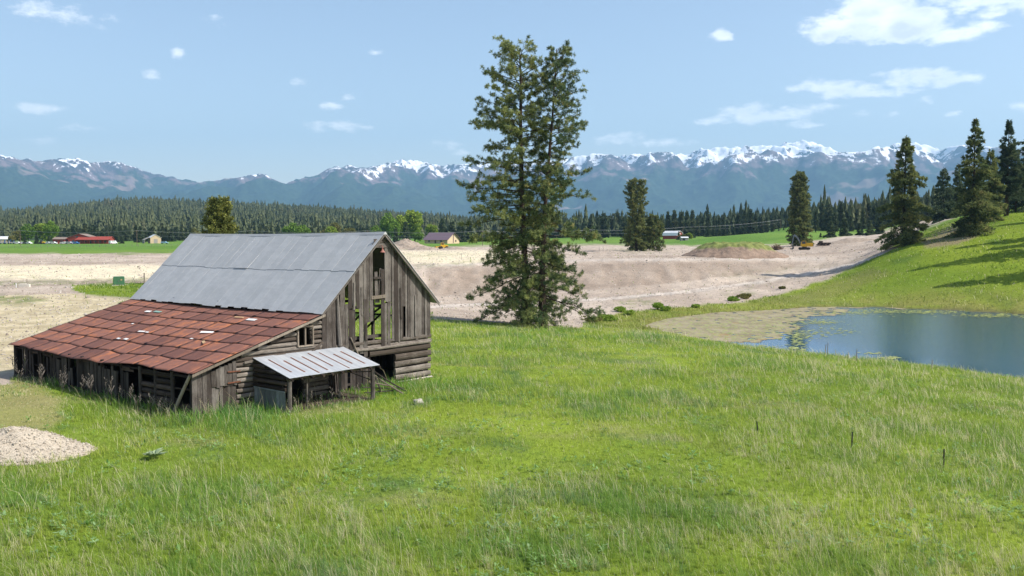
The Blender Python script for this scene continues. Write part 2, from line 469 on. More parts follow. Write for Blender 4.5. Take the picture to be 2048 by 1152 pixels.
pale = np.maximum(sstep(polysd(gpx, gpy + (big - .5) * 10, [(-900, 531), (300, 531), (400, 536), (400, 556), (180, 560), (-900, 562)]), -3, 4),
                  sstep(polysd(gpx, gpy + (big - .5) * 6, [(790, 502), (1000, 500), (1050, 512), (940, 528), (820, 530)]), -3, 4))
gr = lerp(gr, C(.62, .54, .39), pale)
sand = sstep(polysd(gpx, gpy, [(-900, 580), (120, 582), (260, 600), (200, 650), (30, 745), (-900, 800)]), -6, 8) * (gR < 140)
gr = lerp(gr, lerp(C(.42, .35, .22), C(.54, .46, .31), sstep(fine, .4, .6)), sand)
for (poly, s) in [([(-900, 566), (150, 560), (290, 555), (330, 562), (150, 572), (-900, 578)], .7), ([(-900, 580), (60, 590), (110, 603), (30, 612), (-900, 614)], .8),
                  ([(560, 512), (900, 505), (980, 508), (860, 514)], .5), ([(1205, 496), (1330, 494), (1340, 502), (1260, 507)], .35), ([(820, 531), (980, 518), (985, 524), (840, 537)], .5),
                  ([(1240, 600), (1300, 596), (1330, 606), (1250, 616)], .5), ([(1450, 583), (1510, 576), (1520, 590), (1440, 592)], .45), ([(20, 540), (120, 558), (10, 556)], .3),
                  ([(1420, 545), (1700, 525), (1720, 515), (1740, 525), (1600, 560), (1500, 575)], .12)]:
    gr = lerp(gr, C(.13, .17, .045), sstep(polysd(gpx + (fine - .5) * 30, gpy + (mid - .5) * 12, poly), -3, 5) * s * sstep(fine, .35, .6))
road = sstep(np.abs(gpy - np.interp(gpx, [860, 1030, 1200, 1350, 1500, 1600, 1700, 1780], [614, 606, 599, 586, 567, 550, 530, 505])), 5, 1.5) * (gpx > 860) * (gR < 330)
gr = lerp(gr, C(.54, .48, .42), road * .75)
for (xs_, ys_, wd_) in [([860, 1030, 1200, 1350, 1500, 1600, 1700, 1780], [609, 602, 595, 582, 563, 546, 526, 502], .9), ([860, 1030, 1200, 1350, 1500, 1600, 1700, 1780], [617, 609, 602, 588, 569, 552, 532, 507], .9), ([1180, 1350, 1500, 1650, 1780], [512, 513, 511, 503, 494], .7),
                        ([1180, 1350, 1500, 1650, 1780], [515, 516, 514, 506, 497], .7), ([-200, 100, 250, 380], [527, 524, 526, 523], .9), ([-200, 60, 200, 330], [563, 566, 561, 563], .8), ([-200, 60, 200, 330], [570, 572, 565, 566], .8), ([860, 960, 1000], [536, 533, 531], .8)]:
    gr = lerp(gr, C(.24, .19, .15), sstep(np.abs(gpy - np.interp(gpx, xs_, ys_) + (big - .5) * 3), 1.6 * wd_, .4) * (gpx > xs_[0]) * (gpx < xs_[-1]) * .55)
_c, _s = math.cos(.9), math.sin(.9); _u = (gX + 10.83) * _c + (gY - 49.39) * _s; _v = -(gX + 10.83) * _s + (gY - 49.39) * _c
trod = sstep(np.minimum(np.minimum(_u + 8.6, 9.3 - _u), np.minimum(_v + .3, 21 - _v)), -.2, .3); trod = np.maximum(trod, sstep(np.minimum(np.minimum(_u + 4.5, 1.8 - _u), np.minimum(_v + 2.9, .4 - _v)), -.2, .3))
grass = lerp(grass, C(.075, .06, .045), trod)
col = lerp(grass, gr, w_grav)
col = lerp(col, C(.10, .09, .05), sstep(sdp, -.3, .6))
F = (np.arange(NR - 1)[:, None] * NA + np.arange(NA - 1)[None, :]).ravel()
F = np.stack([F, F + 1, F + NA + 1, F + NA], 1)
m_ground, nt, b = new_mat('ground_soil_and_turf', 0.95, 0.1)
ca = nt.attr('col').outputs['Color']; gw = nt.attr('gravel').outputs['Fac']
ps = nt.pos()
n_a = nt.noise(1.3, 6, 0.7, ps); n_b = nt.noise(9, 4, 0.7, ps); n_c = nt.noise(0.22, 5, 0.6, ps)
f1 = nt.math('MULTIPLY', nt.ramp(n_a, .25, .75, .80, 1.2, False), nt.ramp(n_b, .25, .75, .84, 1.16, False))
f2 = nt.math('MULTIPLY', f1, nt.ramp(n_c, .3, .7, .88, 1.12, False))
vm = nt.n('ShaderNodeVectorMath', operation='SCALE'); nt.link(ca, vm.inputs[0]); nt.link(f2, vm.inputs['Scale'])
vor = nt.n('ShaderNodeTexVoronoi'); vor.inputs['Scale'].default_value = 2.6; nt.link(ps, vor.inputs['Vector'])
stone = nt.math('MULTIPLY', nt.ramp(vor.outputs['Distance'], .16, .05), gw)
nt.link(nt.mix(nt.math('MULTIPLY', stone, .35), vm.outputs[0], (.48, .44, .41, 1)), b.inputs['Base Color'])
bump(nt, b, nt.math('ADD', n_a, nt.math('MULTIPLY', n_b, .35)), 0.7, 0.35)
tag(array_mesh('ground', np.stack([gX.ravel(), gY.ravel(), gZ.ravel()], 1), F, m_ground, smooth=True, col=col.reshape(-1, 3), fl={'gravel': w_grav.ravel()}), kind='structure')

# ------------------------------------------------------------------ mountains
PROFILE = [(-700, 330), (-300, 300), (0, 306), (40, 317), (85, 321), (130, 317), (160, 316), (195, 326), (230, 321), (265, 330), (300, 345), (340, 352), (400, 364), (450, 358), (500, 351), (525, 345), (545, 355),
           (568, 367), (600, 358), (640, 348), (665, 333), (700, 331), (735, 336), (790, 322), (815, 319), (855, 324), (880, 333), (905, 328), (960, 328), (1100, 322), (1160, 312), (1195, 306), (1230, 312),
           (1280, 308), (1320, 304), (1345, 305), (1372, 311), (1390, 300), (1430, 296), (1500, 292), (1540, 292), (1580, 285), (1613, 281), (1640, 291), (1680, 305), (1720, 303), (1760, 292),
           (1820, 286), (1850, 290), (1870, 302), (1900, 291), (1940, 291), (2048, 300), (2400, 290), (2900, 320)]
mA, mR = 1500, 240
maz = np.radians(np.linspace(-44, 44, mA)); mr = np.linspace(8600, 17500, mR)
MA, MR = np.meshgrid(maz, mr)
MX, MY = np.sin(MA) * MR, np.cos(MA) * MR
t = (MR - 8600) / (15200 - 8600)
pxm = 1024 + FPX * np.tan(maz)
tgt = (HORIZ - np.interp(pxm, *zip(*PROFILE))) / FPX * np.cos(maz)
rid = 1 - np.abs(2 * fbm(MX / 2600, MY / 3600, 71, 4) - 1) * 1.6
rid2 = 1 - np.abs(2 * fbm(MX / 900, MY / 1300, 72, 4) - 1) * 1.6
env = np.where(t < 1, sstep(t, -.15, 1.1) ** 1.15, 1 - (t - 1) * 2.0)
MH = env * (0.55 + .46 * rid + .26 * rid2)
spur = np.interp(pxm, [-400, 0, 150, 330, 480, 640, 880, 1000, 1200, 1400, 1560, 1700, 1850, 2050, 2400], [.5, .45, .75, .55, .5, .6, .95, .7, .85, .62, .5, .9, .8, .7, .8])
MH = MH * (1 + .10 * (spur[None, :] - .7) * np.exp(-((t - .62) / .2) ** 2))
fine_r = (fbm(MX / 260, MY / 420, 73, 4) - .5)
MH = MH + fine_r * .15 * sstep(t, .2, .8)
ang = MH / MR * 15200
mx = ang.max(axis=0)
k = np.convolve(np.pad(tgt / mx, 6, 'edge'), np.ones(13) / 13, 'valid')
MZ = MH * k[None, :] * 15200 + CAMZ - 12
F = (np.arange(mR - 1)[:, None] * mA + np.arange(mA - 1)[None, :]).ravel()
F = np.stack([F, F + 1, F + mA + 1, F + mA], 1)
m_mtn, nt, b = new_mat('mountain_rock_forest_snow', 0.95, 0.1)
ps = nt.pos(); g = nt.n('ShaderNodeNewGeometry')
sx = nt.n('ShaderNodeSeparateXYZ'); nt.link(g.outputs['Position'], sx.inputs[0])
sn = nt.n('ShaderNodeSeparateXYZ'); nt.link(g.outputs['Normal'], sn.inputs[0])
east = nt.ramp(sx.outputs[0], -9000, 6000, 0, 1)
nA = nt.noise(.0011, 6, .62, ps); nB = nt.noise(.0042, 6, .7, ps); nC = nt.noise(.02, 3, .6, ps)
line = nt.math('SUBTRACT', 1075, nt.math('MULTIPLY', east, -70))
hh = nt.math('ADD', sx.outputs[2], nt.math('ADD', nt.math('MULTIPLY', nt.math('SUBTRACT', nA, .5), 900), nt.math('MULTIPLY', nt.math('SUBTRACT', nB, .5), 900)))
snow = nt.ramp(nt.math('SUBTRACT', hh, line), 20, 75)
snow2 = nt.ramp(nt.math('ADD', nB, nt.math('MULTIPLY', nC, .25)), .60, .66)
rockl = nt.ramp(nt.math('SUBTRACT', hh, nt.math('SUBTRACT', line, 190)), 0, 140)
clear = nt.ramp(nt.noise(.0007, 4, .6, ps), .595, .625)
forest = nt.mix(nt.ramp(nC, .3, .7), (.008, .022, .010, 1), (.035, .060, .026, 1))
base = nt.mix(nt.math('MULTIPLY', clear, .8), forest, (.24, .175, .145, 1))
base = nt.mix(rockl, base, nt.mix(nt.ramp(nB, .4, .6), (.045, .045, .05, 1), (.18, .13, .125, 1)))
base = nt.mix(nt.math('MULTIPLY', snow, nt.ramp(nt.math('ADD', nt.noise(.0085, 6, .72, nt.pos((1, .5, .6))), nt.math('MULTIPLY', nt.math('SUBTRACT', hh, line), .00036)), .53, .555)), base, (.88, .90, .94, 1))
nt.link(base, b.inputs['Base Color'])
tag(array_mesh('mountains', np.stack([MX.ravel(), MY.ravel(), MZ.ravel()], 1), F, m_mtn, smooth=False), kind='structure')

# ------------------------------------------------------------------ haze
HAZE = 6.0e-5
mb = MB(); mb.box(-21000, 21000, -3000, 19000, -30, 2300)
m_haze = bpy.data.materials.new('valley_haze'); m_haze.use_nodes = True
hn = m_haze.node_tree; hn.nodes.remove(hn.nodes['Principled BSDF'])
pv = hn.nodes.new('ShaderNodeVolumePrincipled')
pv.inputs['Color'].default_value = (.36, .67, 1.0, 1)
pv.inputs['Density'].default_value = HAZE
pv.inputs['Anisotropy'].default_value = 0.1
hn.links.new(pv.outputs[0], hn.nodes['Material Output'].inputs['Volume'])
tag(mb.build('haze', m_haze), kind='stuff', label='thin blue summer haze over the valley')

# ------------------------------------------------------------------ pond water, weed mat, lily pads
m_water, nt, b = new_mat('pond_water', 0.05, 0.5)
b.inputs['IOR'].default_value = 1.33
b.inputs['Base Color'].default_value = (.006, .060, .130, 1)
sxw = nt.n('ShaderNodeSeparateXYZ'); nt.link(nt.pos(), sxw.inputs[0])
calm = nt.ramp(nt.math('ADD', sxw.outputs[0], nt.math('MULTIPLY', nt.noise(.08, 3, .5, nt.pos()), 14)), 40, 54, .06, .42)
bump(nt, b, nt.math('MULTIPLY', calm, nt.math('ADD', nt.noise(2.2, 4, .65, nt.pos((.6, 1.9, 1))), nt.math('MULTIPLY', nt.noise(9, 2, .5, nt.pos((.6, 1.6, 1))), .5))), 0.75, 0.09)
cx = sum(p[0] for p in POND) / len(POND)
mb = MB(); mb.add([(p[0] , p[1], POND_Z) for p in POND], [list(range(len(POND)))[::-1]])
tag(mb.build('pond_water', m_water), kind='structure')

# ------------------------------------------------------------------ wood and metal materials
def wood(name, a, b2, stretch, rough=.9, knots=True):
    m, nt, b = new_mat(name, rough, .12)
    r = nt.attr('rnd').outputs['Fac']
    cb = nt.n('ShaderNodeCombineXYZ'); nt.link(nt.math('MULTIPLY', r, 40), cb.inputs[0]); nt.link(nt.math('MULTIPLY', r, 23), cb.inputs[2])
    va = nt.n('ShaderNodeVectorMath', operation='ADD'); nt.link(nt.coords(stretch), va.inputs[0]); nt.link(cb.outputs[0], va.inputs[1])
    n = nt.noise(5.0, 6, .7, va.outputs[0]); n2 = nt.noise(1.1, 4, .6, nt.coords((1, 1, 1)))
    t = nt.math('ADD', nt.math('MULTIPLY', r, .75), nt.math('ADD', nt.math('MULTIPLY', nt.math('SUBTRACT', n, .5), 2.2), nt.math('MULTIPLY', nt.math('SUBTRACT', n2, .5), 1.0)))
    c = nt.mix(nt.ramp(t, 0.05, .95), a, b2)
    c = nt.mix(nt.ramp(n, .54, .64, 0, .9), c, (.022, .018, .015, 1))
    nt.link(c, b.inputs['Base Color'])
    bump(nt, b, n, .8, .03)
    return m
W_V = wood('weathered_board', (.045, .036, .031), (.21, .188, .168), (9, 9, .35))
W_VD = wood('shade_darkened_weathered_board', (.028, .023, .021), (.10, .085, .075), (9, 9, .35))  # weathered board made darker to carry the shade on the barn
W_H = wood('weathered_log', (.07, .055, .044), (.27, .238, .205), (.35, 9, 7))
W_HY = wood('side_rail_wood', (.03, .022, .018), (.11, .082, .065), (9, .35, 7))  # rail wood with the shade of lean-to and porch in its colour
W_PALE = wood('pale_peeled_wood', (.17, .14, .11), (.34, .29, .235), (5, 5, .5))

m_galv, nt, b = new_mat('galvanised_sheet', .6, .3, .0)
r = nt.attr('rnd').outputs['Fac']
n = nt.noise(2.2, 6, .7, nt.coords((1, .5, 1))); n2 = nt.noise(14, 3, .6, nt.coords((.6, 2, .6)))
c = nt.mix(nt.ramp(nt.math('ADD', n, nt.math('MULTIPLY', nt.math('SUBTRACT', r, .5), .25)), .3, .75), (.38, .385, .385, 1), (.45, .452, .45, 1))
c = nt.mix(nt.ramp(n2, .60, .72, 0, .3), c, (.56, .575, .59, 1))
nt.link(c, b.inputs['Base Color'])
wv = nt.n('ShaderNodeTexWave', wave_type='BANDS', bands_direction='Y'); wv.inputs['Scale'].default_value = 4.0; nt.link(nt.coords(), wv.inputs['Vector'])
bump(nt, b, nt.math('ADD', nt.math('MULTIPLY', wv.outputs['Fac'], .4), n), .25, .02)

m_rust, nt, b = new_mat('rusted_sheet', .85, .15)
r = nt.attr('rnd').outputs['Fac']; e = nt.attr('edge').outputs['Fac']
n = nt.noise(1.3, 6, .65, nt.coords((1, 1.2, 1))); n2 = nt.noise(6, 5, .7, nt.coords((.4, 2, 1))); n3 = nt.noise(24, 3, .6, nt.coords())
c = nt.mix(nt.ramp(nt.math('ADD', nt.math('MULTIPLY', r, .5), nt.math('MULTIPLY', n2, .5)), .1, .75), (.125, .060, .050, 1), (.235, .108, .080, 1))
c = nt.mix(nt.math('MULTIPLY', nt.ramp(n, .47, .66), nt.ramp(r, .35, .95, .25, .9)), c, (.42, .155, .070, 1))
c = nt.mix(nt.ramp(n2, .5, .75, 0, .5), c, (.09, .038, .032, 1))
c = nt.mix(nt.ramp(n3, .62, .75, 0, .4), c, (.40, .26, .20, 1))
c = nt.mix(nt.math('MULTIPLY', nt.ramp(nt.math('ADD', e, nt.math('MULTIPLY', nt.math('SUBTRACT', n2, .5), .5)), .90, 1.02), .7), c, (.03, .018, .016, 1))
nt.link(c, b.inputs['Base Color'])
bump(nt, b, nt.math('ADD', n, nt.math('MULTIPLY', n2, .4)), .5, .05)

m_dark = plain('tarred_deck_and_shade', (.018, .015, .013), .95)  # roof deck; also the panels and floor that stand in for shade
m_stone = plain('pale_fieldstone', (.42, .38, .33), .9, .3, 4)
m_rustiron = plain('rusty_iron', (.14, .055, .03), .8, .5, 9)
m_white = plain('faded_white_paint', (.72, .72, .70), .6, .1)
m_patch_g = plain('green_patch_metal', (.22, .36, .30), .6, .1)
m_patch_o = plain('bare_wood_patch', (.50, .33, .18), .8, .2)
m_black = plain('black_steel', (.02, .02, .02), .5)

# ------------------------------------------------------------------ the barn
BX, BY, BTH = -10.83, 49.39, 0.9000
RUN, EZ, RZ, BL = 9.5, 5.03, 9.49, 20.83
barn = thing('barn', 'old weathered grey plank and log barn with metal gable roof and long rusty lean-to', 'barn', (BX, BY, 0), BTH)
R = random.Random(8)
def ztop(u):                                         # underside of the gable roof
    return (EZ + (RZ - EZ) * (u / 4.75) if u < 4.75 else EZ + (RZ - EZ) * ((9.5 - u) / 4.75)) - .10
def ltop(u):                                         # underside of the lean-to roof
    return 2.42 + (u + 8.23) * .302 - .09

def board(mb, u0, u1, z0, z1=None, v=0.0, th=.03, lean=0.0, top=None, rnd=None):
    """a vertical board in the gable plane; z1 None follows the rake"""
    tf = top or ztop
    if u0 < 4.75 < u1 and z1 is None and top is None:
        board(mb, u0, 4.74, z0, None, v, th, lean, top, rnd); board(mb, 4.76, u1, z0, None, v, th, lean, top, rnd); return
    za, zb = (tf(u0), tf(u1)) if z1 is None else (z1 + R.uniform(-.05, .05), z1 + R.uniform(-.05, .05))
    zl, zr = z0 + R.uniform(-.07, .05), z0 + R.uniform(-.07, .05)
    v += R.uniform(-.018, .018)
    w0, w1 = v + R.uniform(-.02, .03), v
    a, b_ = u0 + lean, u1 + lean
    mb.hexa([(a, w0, zl), (b_, w0, zr), (b_, w0 + th, zr), (a, w0 + th, zl), (u0, w1, za), (u1, w1, zb), (u1, w1 + th, zb), (u0, w1 + th, za)], rnd)

gb = MB(3)
for (a, b_, z0, z1) in [(.10, .42, 2.85, None), (.44, .80, 2.9, None), (.82, 1.10, 2.75, None), (1.44, 1.79, 2.75, None), (1.81, 2.04, 2.7, 5.35), (2.05, 2.34, 5.05, None), (2.06, 2.33, 2.55, 5.0), (2.35, 2.60, 5.2, None),
                        (2.34, 2.58, 2.5, 5.12), (2.62, 2.88, 5.0, None), (2.90, 3.20, 2.35, None), (3.21, 3.50, 2.12, 5.6), (3.22, 3.46, 5.5, None), (3.48, 3.70, 4.1, None), (3.72, 3.98, 4.2, None),
                        (4.64, 4.92, 2.45, 7.3), (4.94, 5.14, 2.6, 5.25), (4.93, 5.2, 5.3, None), (5.16, 5.40, 2.5, 5.3), (5.21, 5.5, 4.9, None)]:
    board(gb, a, b_, z0, z1, lean=R.uniform(-.03, .03))
u = 5.52
while u < 8.95:
    w = R.choice([.14, .2, .24, .3])
    u1 = min(u + w, 9.0)
    if 6.38 < u + w / 2 < 6.62:
        board(gb, u, u1, 4.9, None)
        board(gb, u, u + .08, 2.95, 4.95)
    else:
        board(gb, u, u1, 2.82 + R.choice([0, 0, .05, -.1]), None, v=R.choice([0, 0, .02]))
    u = u1 + R.choice([.006, .01, .02, .032])
for (a, b_, z0, z1) in [(2.45, 2.58, 5.0, 6.6), (3.02, 3.14, 4.6, 6.3), (3.30, 3.42, 3.1, 4.1), (4.66, 4.78, 5.2, 6.6), (6.2, 6.32, 4.2, 6.1), (7.5, 7.6, 3, 5.6)]:
    board(gb, a, b_, z0, z1, v=-.045, lean=R.uniform(-.05, .05))
gb.tube([(1.36, -.04, 2.95), (1.25, -.05, 4.2), (1.20, -.03, 5.9)], [.13, .12, .08], 7, rnd=.98)
gb.box(3.95, 5.35, -.06, -.02, 8.60, 8.86, rnd=.8); gb.box(4.05, 5.3, -.05, -.02, 8.90, 9.12, rnd=.5)
gb.obox((4.35, .12, 6.2), (.24, .03, 1.9), (.05, -.07, 0), rnd=.75); gb.obox((4.60, .10, 6.3), (.16, .03, 2.1), (.05, .04, 0), rnd=.5)
gb.build('gable_boards', W_V, barn)
for (c_, s_, r_, m_) in [((4.38, -.03, 5.62), (1.15, .06, .20), (0, -.04, 0), W_PALE), ((4.33, -.0, 6.78), (.62, .05, .13), (0, .03, 0), W_V), ((2.5, -.07, 2.7), (.07, .05, 1.5), (0, -.5, 0), W_PALE)]:
    gp = MB(4); gp.obox(c_, s_, r_); gp.build('crosspiece', m_, barn)
fr = MB(5)                                           # inner frame seen through the openings
for v in (.35, 5.2, 10.3, 15.5, 20.2):
    for uu in (.25, 2.75, 6.2, 8.8):
        fr.box(uu - .09, uu + .09, v, v + .18, .2, min(ztop(uu), 8.2))
    fr.box(.2, 8.9, v, v + .16, 4.95, 5.12)
fr.tube([(4.0, .5, 4.4), (5.9, .6, 5.3)], .07, 4); fr.tube([(2.5, 1.2, 3.4), (4.1, 1.0, 4.7)], .06, 4)
fr.box(2.4, 5.3, .18, .40, 3.14, 3.32)
for v in np.arange(1.0, 20, 2.4):
    fr.box(.3, 4.7, v, v + .06, ztop(.3) - .3, ztop(.3) - .15)
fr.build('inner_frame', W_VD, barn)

lg = MB(6)                                           # hewn logs
def log(u0, u1, z, h=.30, v=.10, th=.22):
    n = max(2, int((u1 - u0) / 1.3) + 1)
    pts = [(u0 + (u1 - u0) * i / (n - 1), v + R.uniform(-.015, .015), z + R.uniform(-.02, .02)) for i in range(n)]
    lg.tube(pts, [h / 2 * R.uniform(.82, .98) for _ in pts], 8, flat=th / h)
zc, hts = .30, [.40, .42, .40, .44, .40, .30, .30]
for i, h in enumerate(hts):
    z = zc + h / 2; zc += h + .012
    if z < 2.05:
        log(5.80 + R.uniform(-.06, .06), 8.97 + R.uniform(-.03, .08), z, h)
    else:
        log(3.7 if z < 2.5 else -.05, 8.98 + R.uniform(-.05, .08), z, h)
log(2.6, 8.9, 2.52, .2, v=-.03, th=.12)
z = .36
while z < 2.15:                                      # behind the porch and up to the lean-to door
    for (a, b_) in ((-5.5, -4.2), (-1.3, .5)):
        log(a + R.uniform(-.08, .08), b_ + R.uniform(-.05, .05), z, .27)
    z += .275
while z < 4.9:
    a = max(-5.6, (z + .30 - 2.42) / .302 - 8.23)
    segs = [(a, .12)] if not 3.15 < z < 4.22 else ([(a, -1.60)] if a < -1.75 else []) + [(-.58, .12)]
    for (a1, b1) in segs:
        if b1 - a1 > .15:
            log(a1 + R.uniform(-.15, .1), b1 + R.uniform(-.06, .08), z, R.uniform(.24, .28))
    z += .262
lg.obox((-.3, -.08, 3.05), (.9, .05, .13), (0, -.55, 0)); lg.obox((-3.8, -.06, 2.75), (2.6, .04, .12), (0, -.07, 0))
lg.build('log_wall', W_H, barn)
dk = MB(7); dk.box(5.95, 8.95, .26, .28, .2, 2.9); dk.build('gap_shade_panel', m_dark, barn)      # near-black panels added behind the logs as shade in the gaps
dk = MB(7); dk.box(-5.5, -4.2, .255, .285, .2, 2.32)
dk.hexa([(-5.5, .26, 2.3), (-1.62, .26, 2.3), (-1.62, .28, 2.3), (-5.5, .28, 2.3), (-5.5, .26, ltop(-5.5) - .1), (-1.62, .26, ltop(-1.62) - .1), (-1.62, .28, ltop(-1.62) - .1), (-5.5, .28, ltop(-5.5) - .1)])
dk.build('gap_shade_panel', m_dark, barn)
fd = MB(8)
for k in range(11):
    fd.tube([(5.9 + k * .29, .08, .12), (6.17 + k * .29, .06, .14)], [.13, .14], 7)
fd.build('stone_footing', m_stone, barn)

wn = MB(9)
wn.box(-1.66, -1.57, -.05, .10, 3.16, 4.26); wn.box(-.62, -.53, -.05, .10, 3.16, 4.26); wn.box(-1.60, -.58, -.06, .09, 4.20, 4.30); wn.box(-1.60, -.58, -.06, .09, 3.13, 3.20); wn.box(-1.14, -1.05, -.02, .07, 3.2, 4.2)
wn.build('window_frame', W_PALE, barn)

lv = MB(10)                                          # upright boards on the lean-to gable
u = -8.1
while u < -5.62:
    w = R.uniform(.17, .30); u1 = min(u + w, -5.55)
    if u < -7.1:
        board(lv, u, u1, .32, None, v=0, top=ltop, lean=R.uniform(-.03, .03))
    else:
        board(lv, u, u1, .28, 1.62 + R.uniform(-.12, .06), v=.02)
    u = u1 + R.choice([.01, .02, .03])
lv.build('upright_boards', W_V, barn)
dr = MB(11)
u = -7.05
while u < -5.66:
    u1 = min(u + R.uniform(.2, .27), -5.6)
    board(dr, u, u1, 1.60, ltop(u) - .25, v=-.05, lean=.04); u = u1 + .012
dr.box(-7.05, -5.7, -.02, .02, 2.05, 2.16)
door = dr.build('door', W_V, barn)
tag(door, 'loose board shutter hanging on rusty strap hinges')
for z in (2.28, 1.72):
    hg = MB(12); hg.obox((-5.75, -.09, z), (.75, .02, .07), (0, R.uniform(-.06, .06), 0)); hg.build('hinge', m_rustiron, door)

# side of the lean-to under the low eave: posts, broken boards and open bays
sw = MB(13); sl_ = MB(14)
SU = -8.05
def sboard(v0, v1, z0, z1, off=0, lean=0, mbx=None):
    z0 += R.uniform(-.06, .06); z1 += R.uniform(-.06, .04); u0 = SU + off + R.uniform(-.02, .02)
    (mbx or sw).hexa([(u0, v0 + lean, z0), (u0 + .03, v0 + lean, z0), (u0 + .03, v1 + lean, z0), (u0, v1 + lean, z0), (u0, v0, z1), (u0 + .03, v0, z1), (u0 + .03, v1, z1), (u0, v1, z1)])
for v in (.12, 1.95, 3.6, 5.1, 7.0, 9.2, 11.4, 13.2, 15.0, 17.0, 18.9, 20.4):
    sw.tube([(SU + .06, v, .1), (SU + .05 + R.uniform(-.05, .05), v + R.uniform(-.05, .05), 2.36)], R.uniform(.08, .12), 7)
for (v0, v1, p, zt) in [(.15, .6, 0, 0), (.6, 1.15, .0, 0), (1.15, 1.9, .6, 1.0), (2.1, 3.1, 0, 0), (5.0, 5.5, .2, 2.1), (5.5, 6.3, 0, 0), (6.3, 9.0, .88, 2.15), (9.0, 12.2, .93, 2.2), (12.2, 13.4, .6, 1.6), (13.4, 15.6, .8, 2.2), (15.6, 16.8, .35, 2.0), (16.8, 18.6, .5, 2.2), (18.6, 20.6, .6, 2.2)]:
    v = v0
    while v < v1:
        w = R.uniform(.16, .30)
        if R.random() < p:
            sboard(v, min(v + w, v1), .25 + R.choice([0, 0, .3]), zt + R.choice([0, 0, -.25]), lean=R.uniform(-.12, .12) if p < .7 else R.uniform(-.03, .03))
        v += w + R.uniform(.01, .06)
for (v0, v1, z0, z1, h) in [(2.0, 5.0, .45, .45, .3), (2.05, 4.9, .78, .80, .3), (2.1, 4.95, 1.12, 1.1, .28), (2.1, 5.0, 1.45, 1.42, .28), (2.0, 3.6, 1.78, 1.74, .28), (2.0, 5.1, 2.08, 2.05, .26), (5.6, 8.3, .5, .45, .2), (6.2, 8.9, 1.1, 1.15, .15), (9.0, 12, 1.9, 1.95, .2), (0.2, 2, 2.2, 2.2, .14), (.3, 1.9, 1.55, 1.5, .1), (12, 20, 2.2, 2.22, .14), (5, 12, 2.2, 2.2, .14), (15, 18, 1.0, 1.3, .1), (0.3, 1.1, .5, .55, .5)]:
    sl_.tube([(SU + .15, v0, z0), (SU + .15, v1, z1)], h / 2, 7)
for k in range(7):
    sl_.obox((SU - .02, R.uniform(5, 19), 2.12 + R.uniform(-.1, .05)), (.03, R.uniform(.6, 1.5), .12), (R.uniform(-.12, .12), 0, 0))
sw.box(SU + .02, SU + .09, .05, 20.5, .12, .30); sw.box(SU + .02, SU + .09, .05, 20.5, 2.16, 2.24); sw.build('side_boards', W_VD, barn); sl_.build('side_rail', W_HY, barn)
br = MB(15); br.tube([(SU - .12, .05, 2.34), (SU - .16, .8, 1.3), (SU - .2, 1.45, .35)], [.08, .09, .10], 7)
br.build('leaning_brace', W_PALE, barn)

pb_ = MB(17); u = .6
while u < 3.7:
    w = R.uniform(.16, .28)
    if R.random() < .8: board(pb_, u, u + w, .15, 2.15 + R.uniform(-.3, 0), v=.05, lean=R.uniform(-.04, .04))
    u += w + .02
for z_ in (.5, 1.9): pb_.box(.55, 3.75, .09, .13, z_, z_ + .12)
pb_.build('shade_infill_boards', W_VD, barn)  # infill added behind the porch, its shade put into the dark wood
fl_ = MB(17); fl_.box(-7.9, 8.9, .35, 20.4, -.1, .33); fl_.build('shaded_earth_floor', m_dark, barn)  # earth floor, the inner shade put into its near-black colour

# long back walls that close the building
bw = MB(16)
v = .3
while v < 20.6:                                      # right side wall with the broken opening
    w = R.uniform(.22, .34)
    if 2.9 < v < 8.3:
        bw.box(8.97, 9.0, v, v + w, .2, 2.3)
        if R.random() < .12: bw.box(8.97, 9.0, v, v + w, 2.3, 5.3)
    else:
        bw.box(8.97, 9.0, v, v + w, .15, 5.35)
    v += w + .012
u = -8.1
while u < 8.95:
    w = R.uniform(.22, .34); u1 = min(u + w, 9.0)
    if u < 0: board(bw, u, u1, .15, None, v=20.5, top=ltop)
    else: board(bw, u, u1, .15, None, v=20.5)
    u = u1 + .01
bw.box(-.03, .02, .3, 20.5, .1, 4.75)  # unseen inner partition, added to keep the lean-to dark
bw.tube([(8.9, 3.4, 4.9), (8.9, 6.8, 2.5)], .07, 4); bw.box(8.9, 8.97, 2.9, 8.3, 3.95, 4.07)
bw.build('back_wall_boards', W_VD, barn)

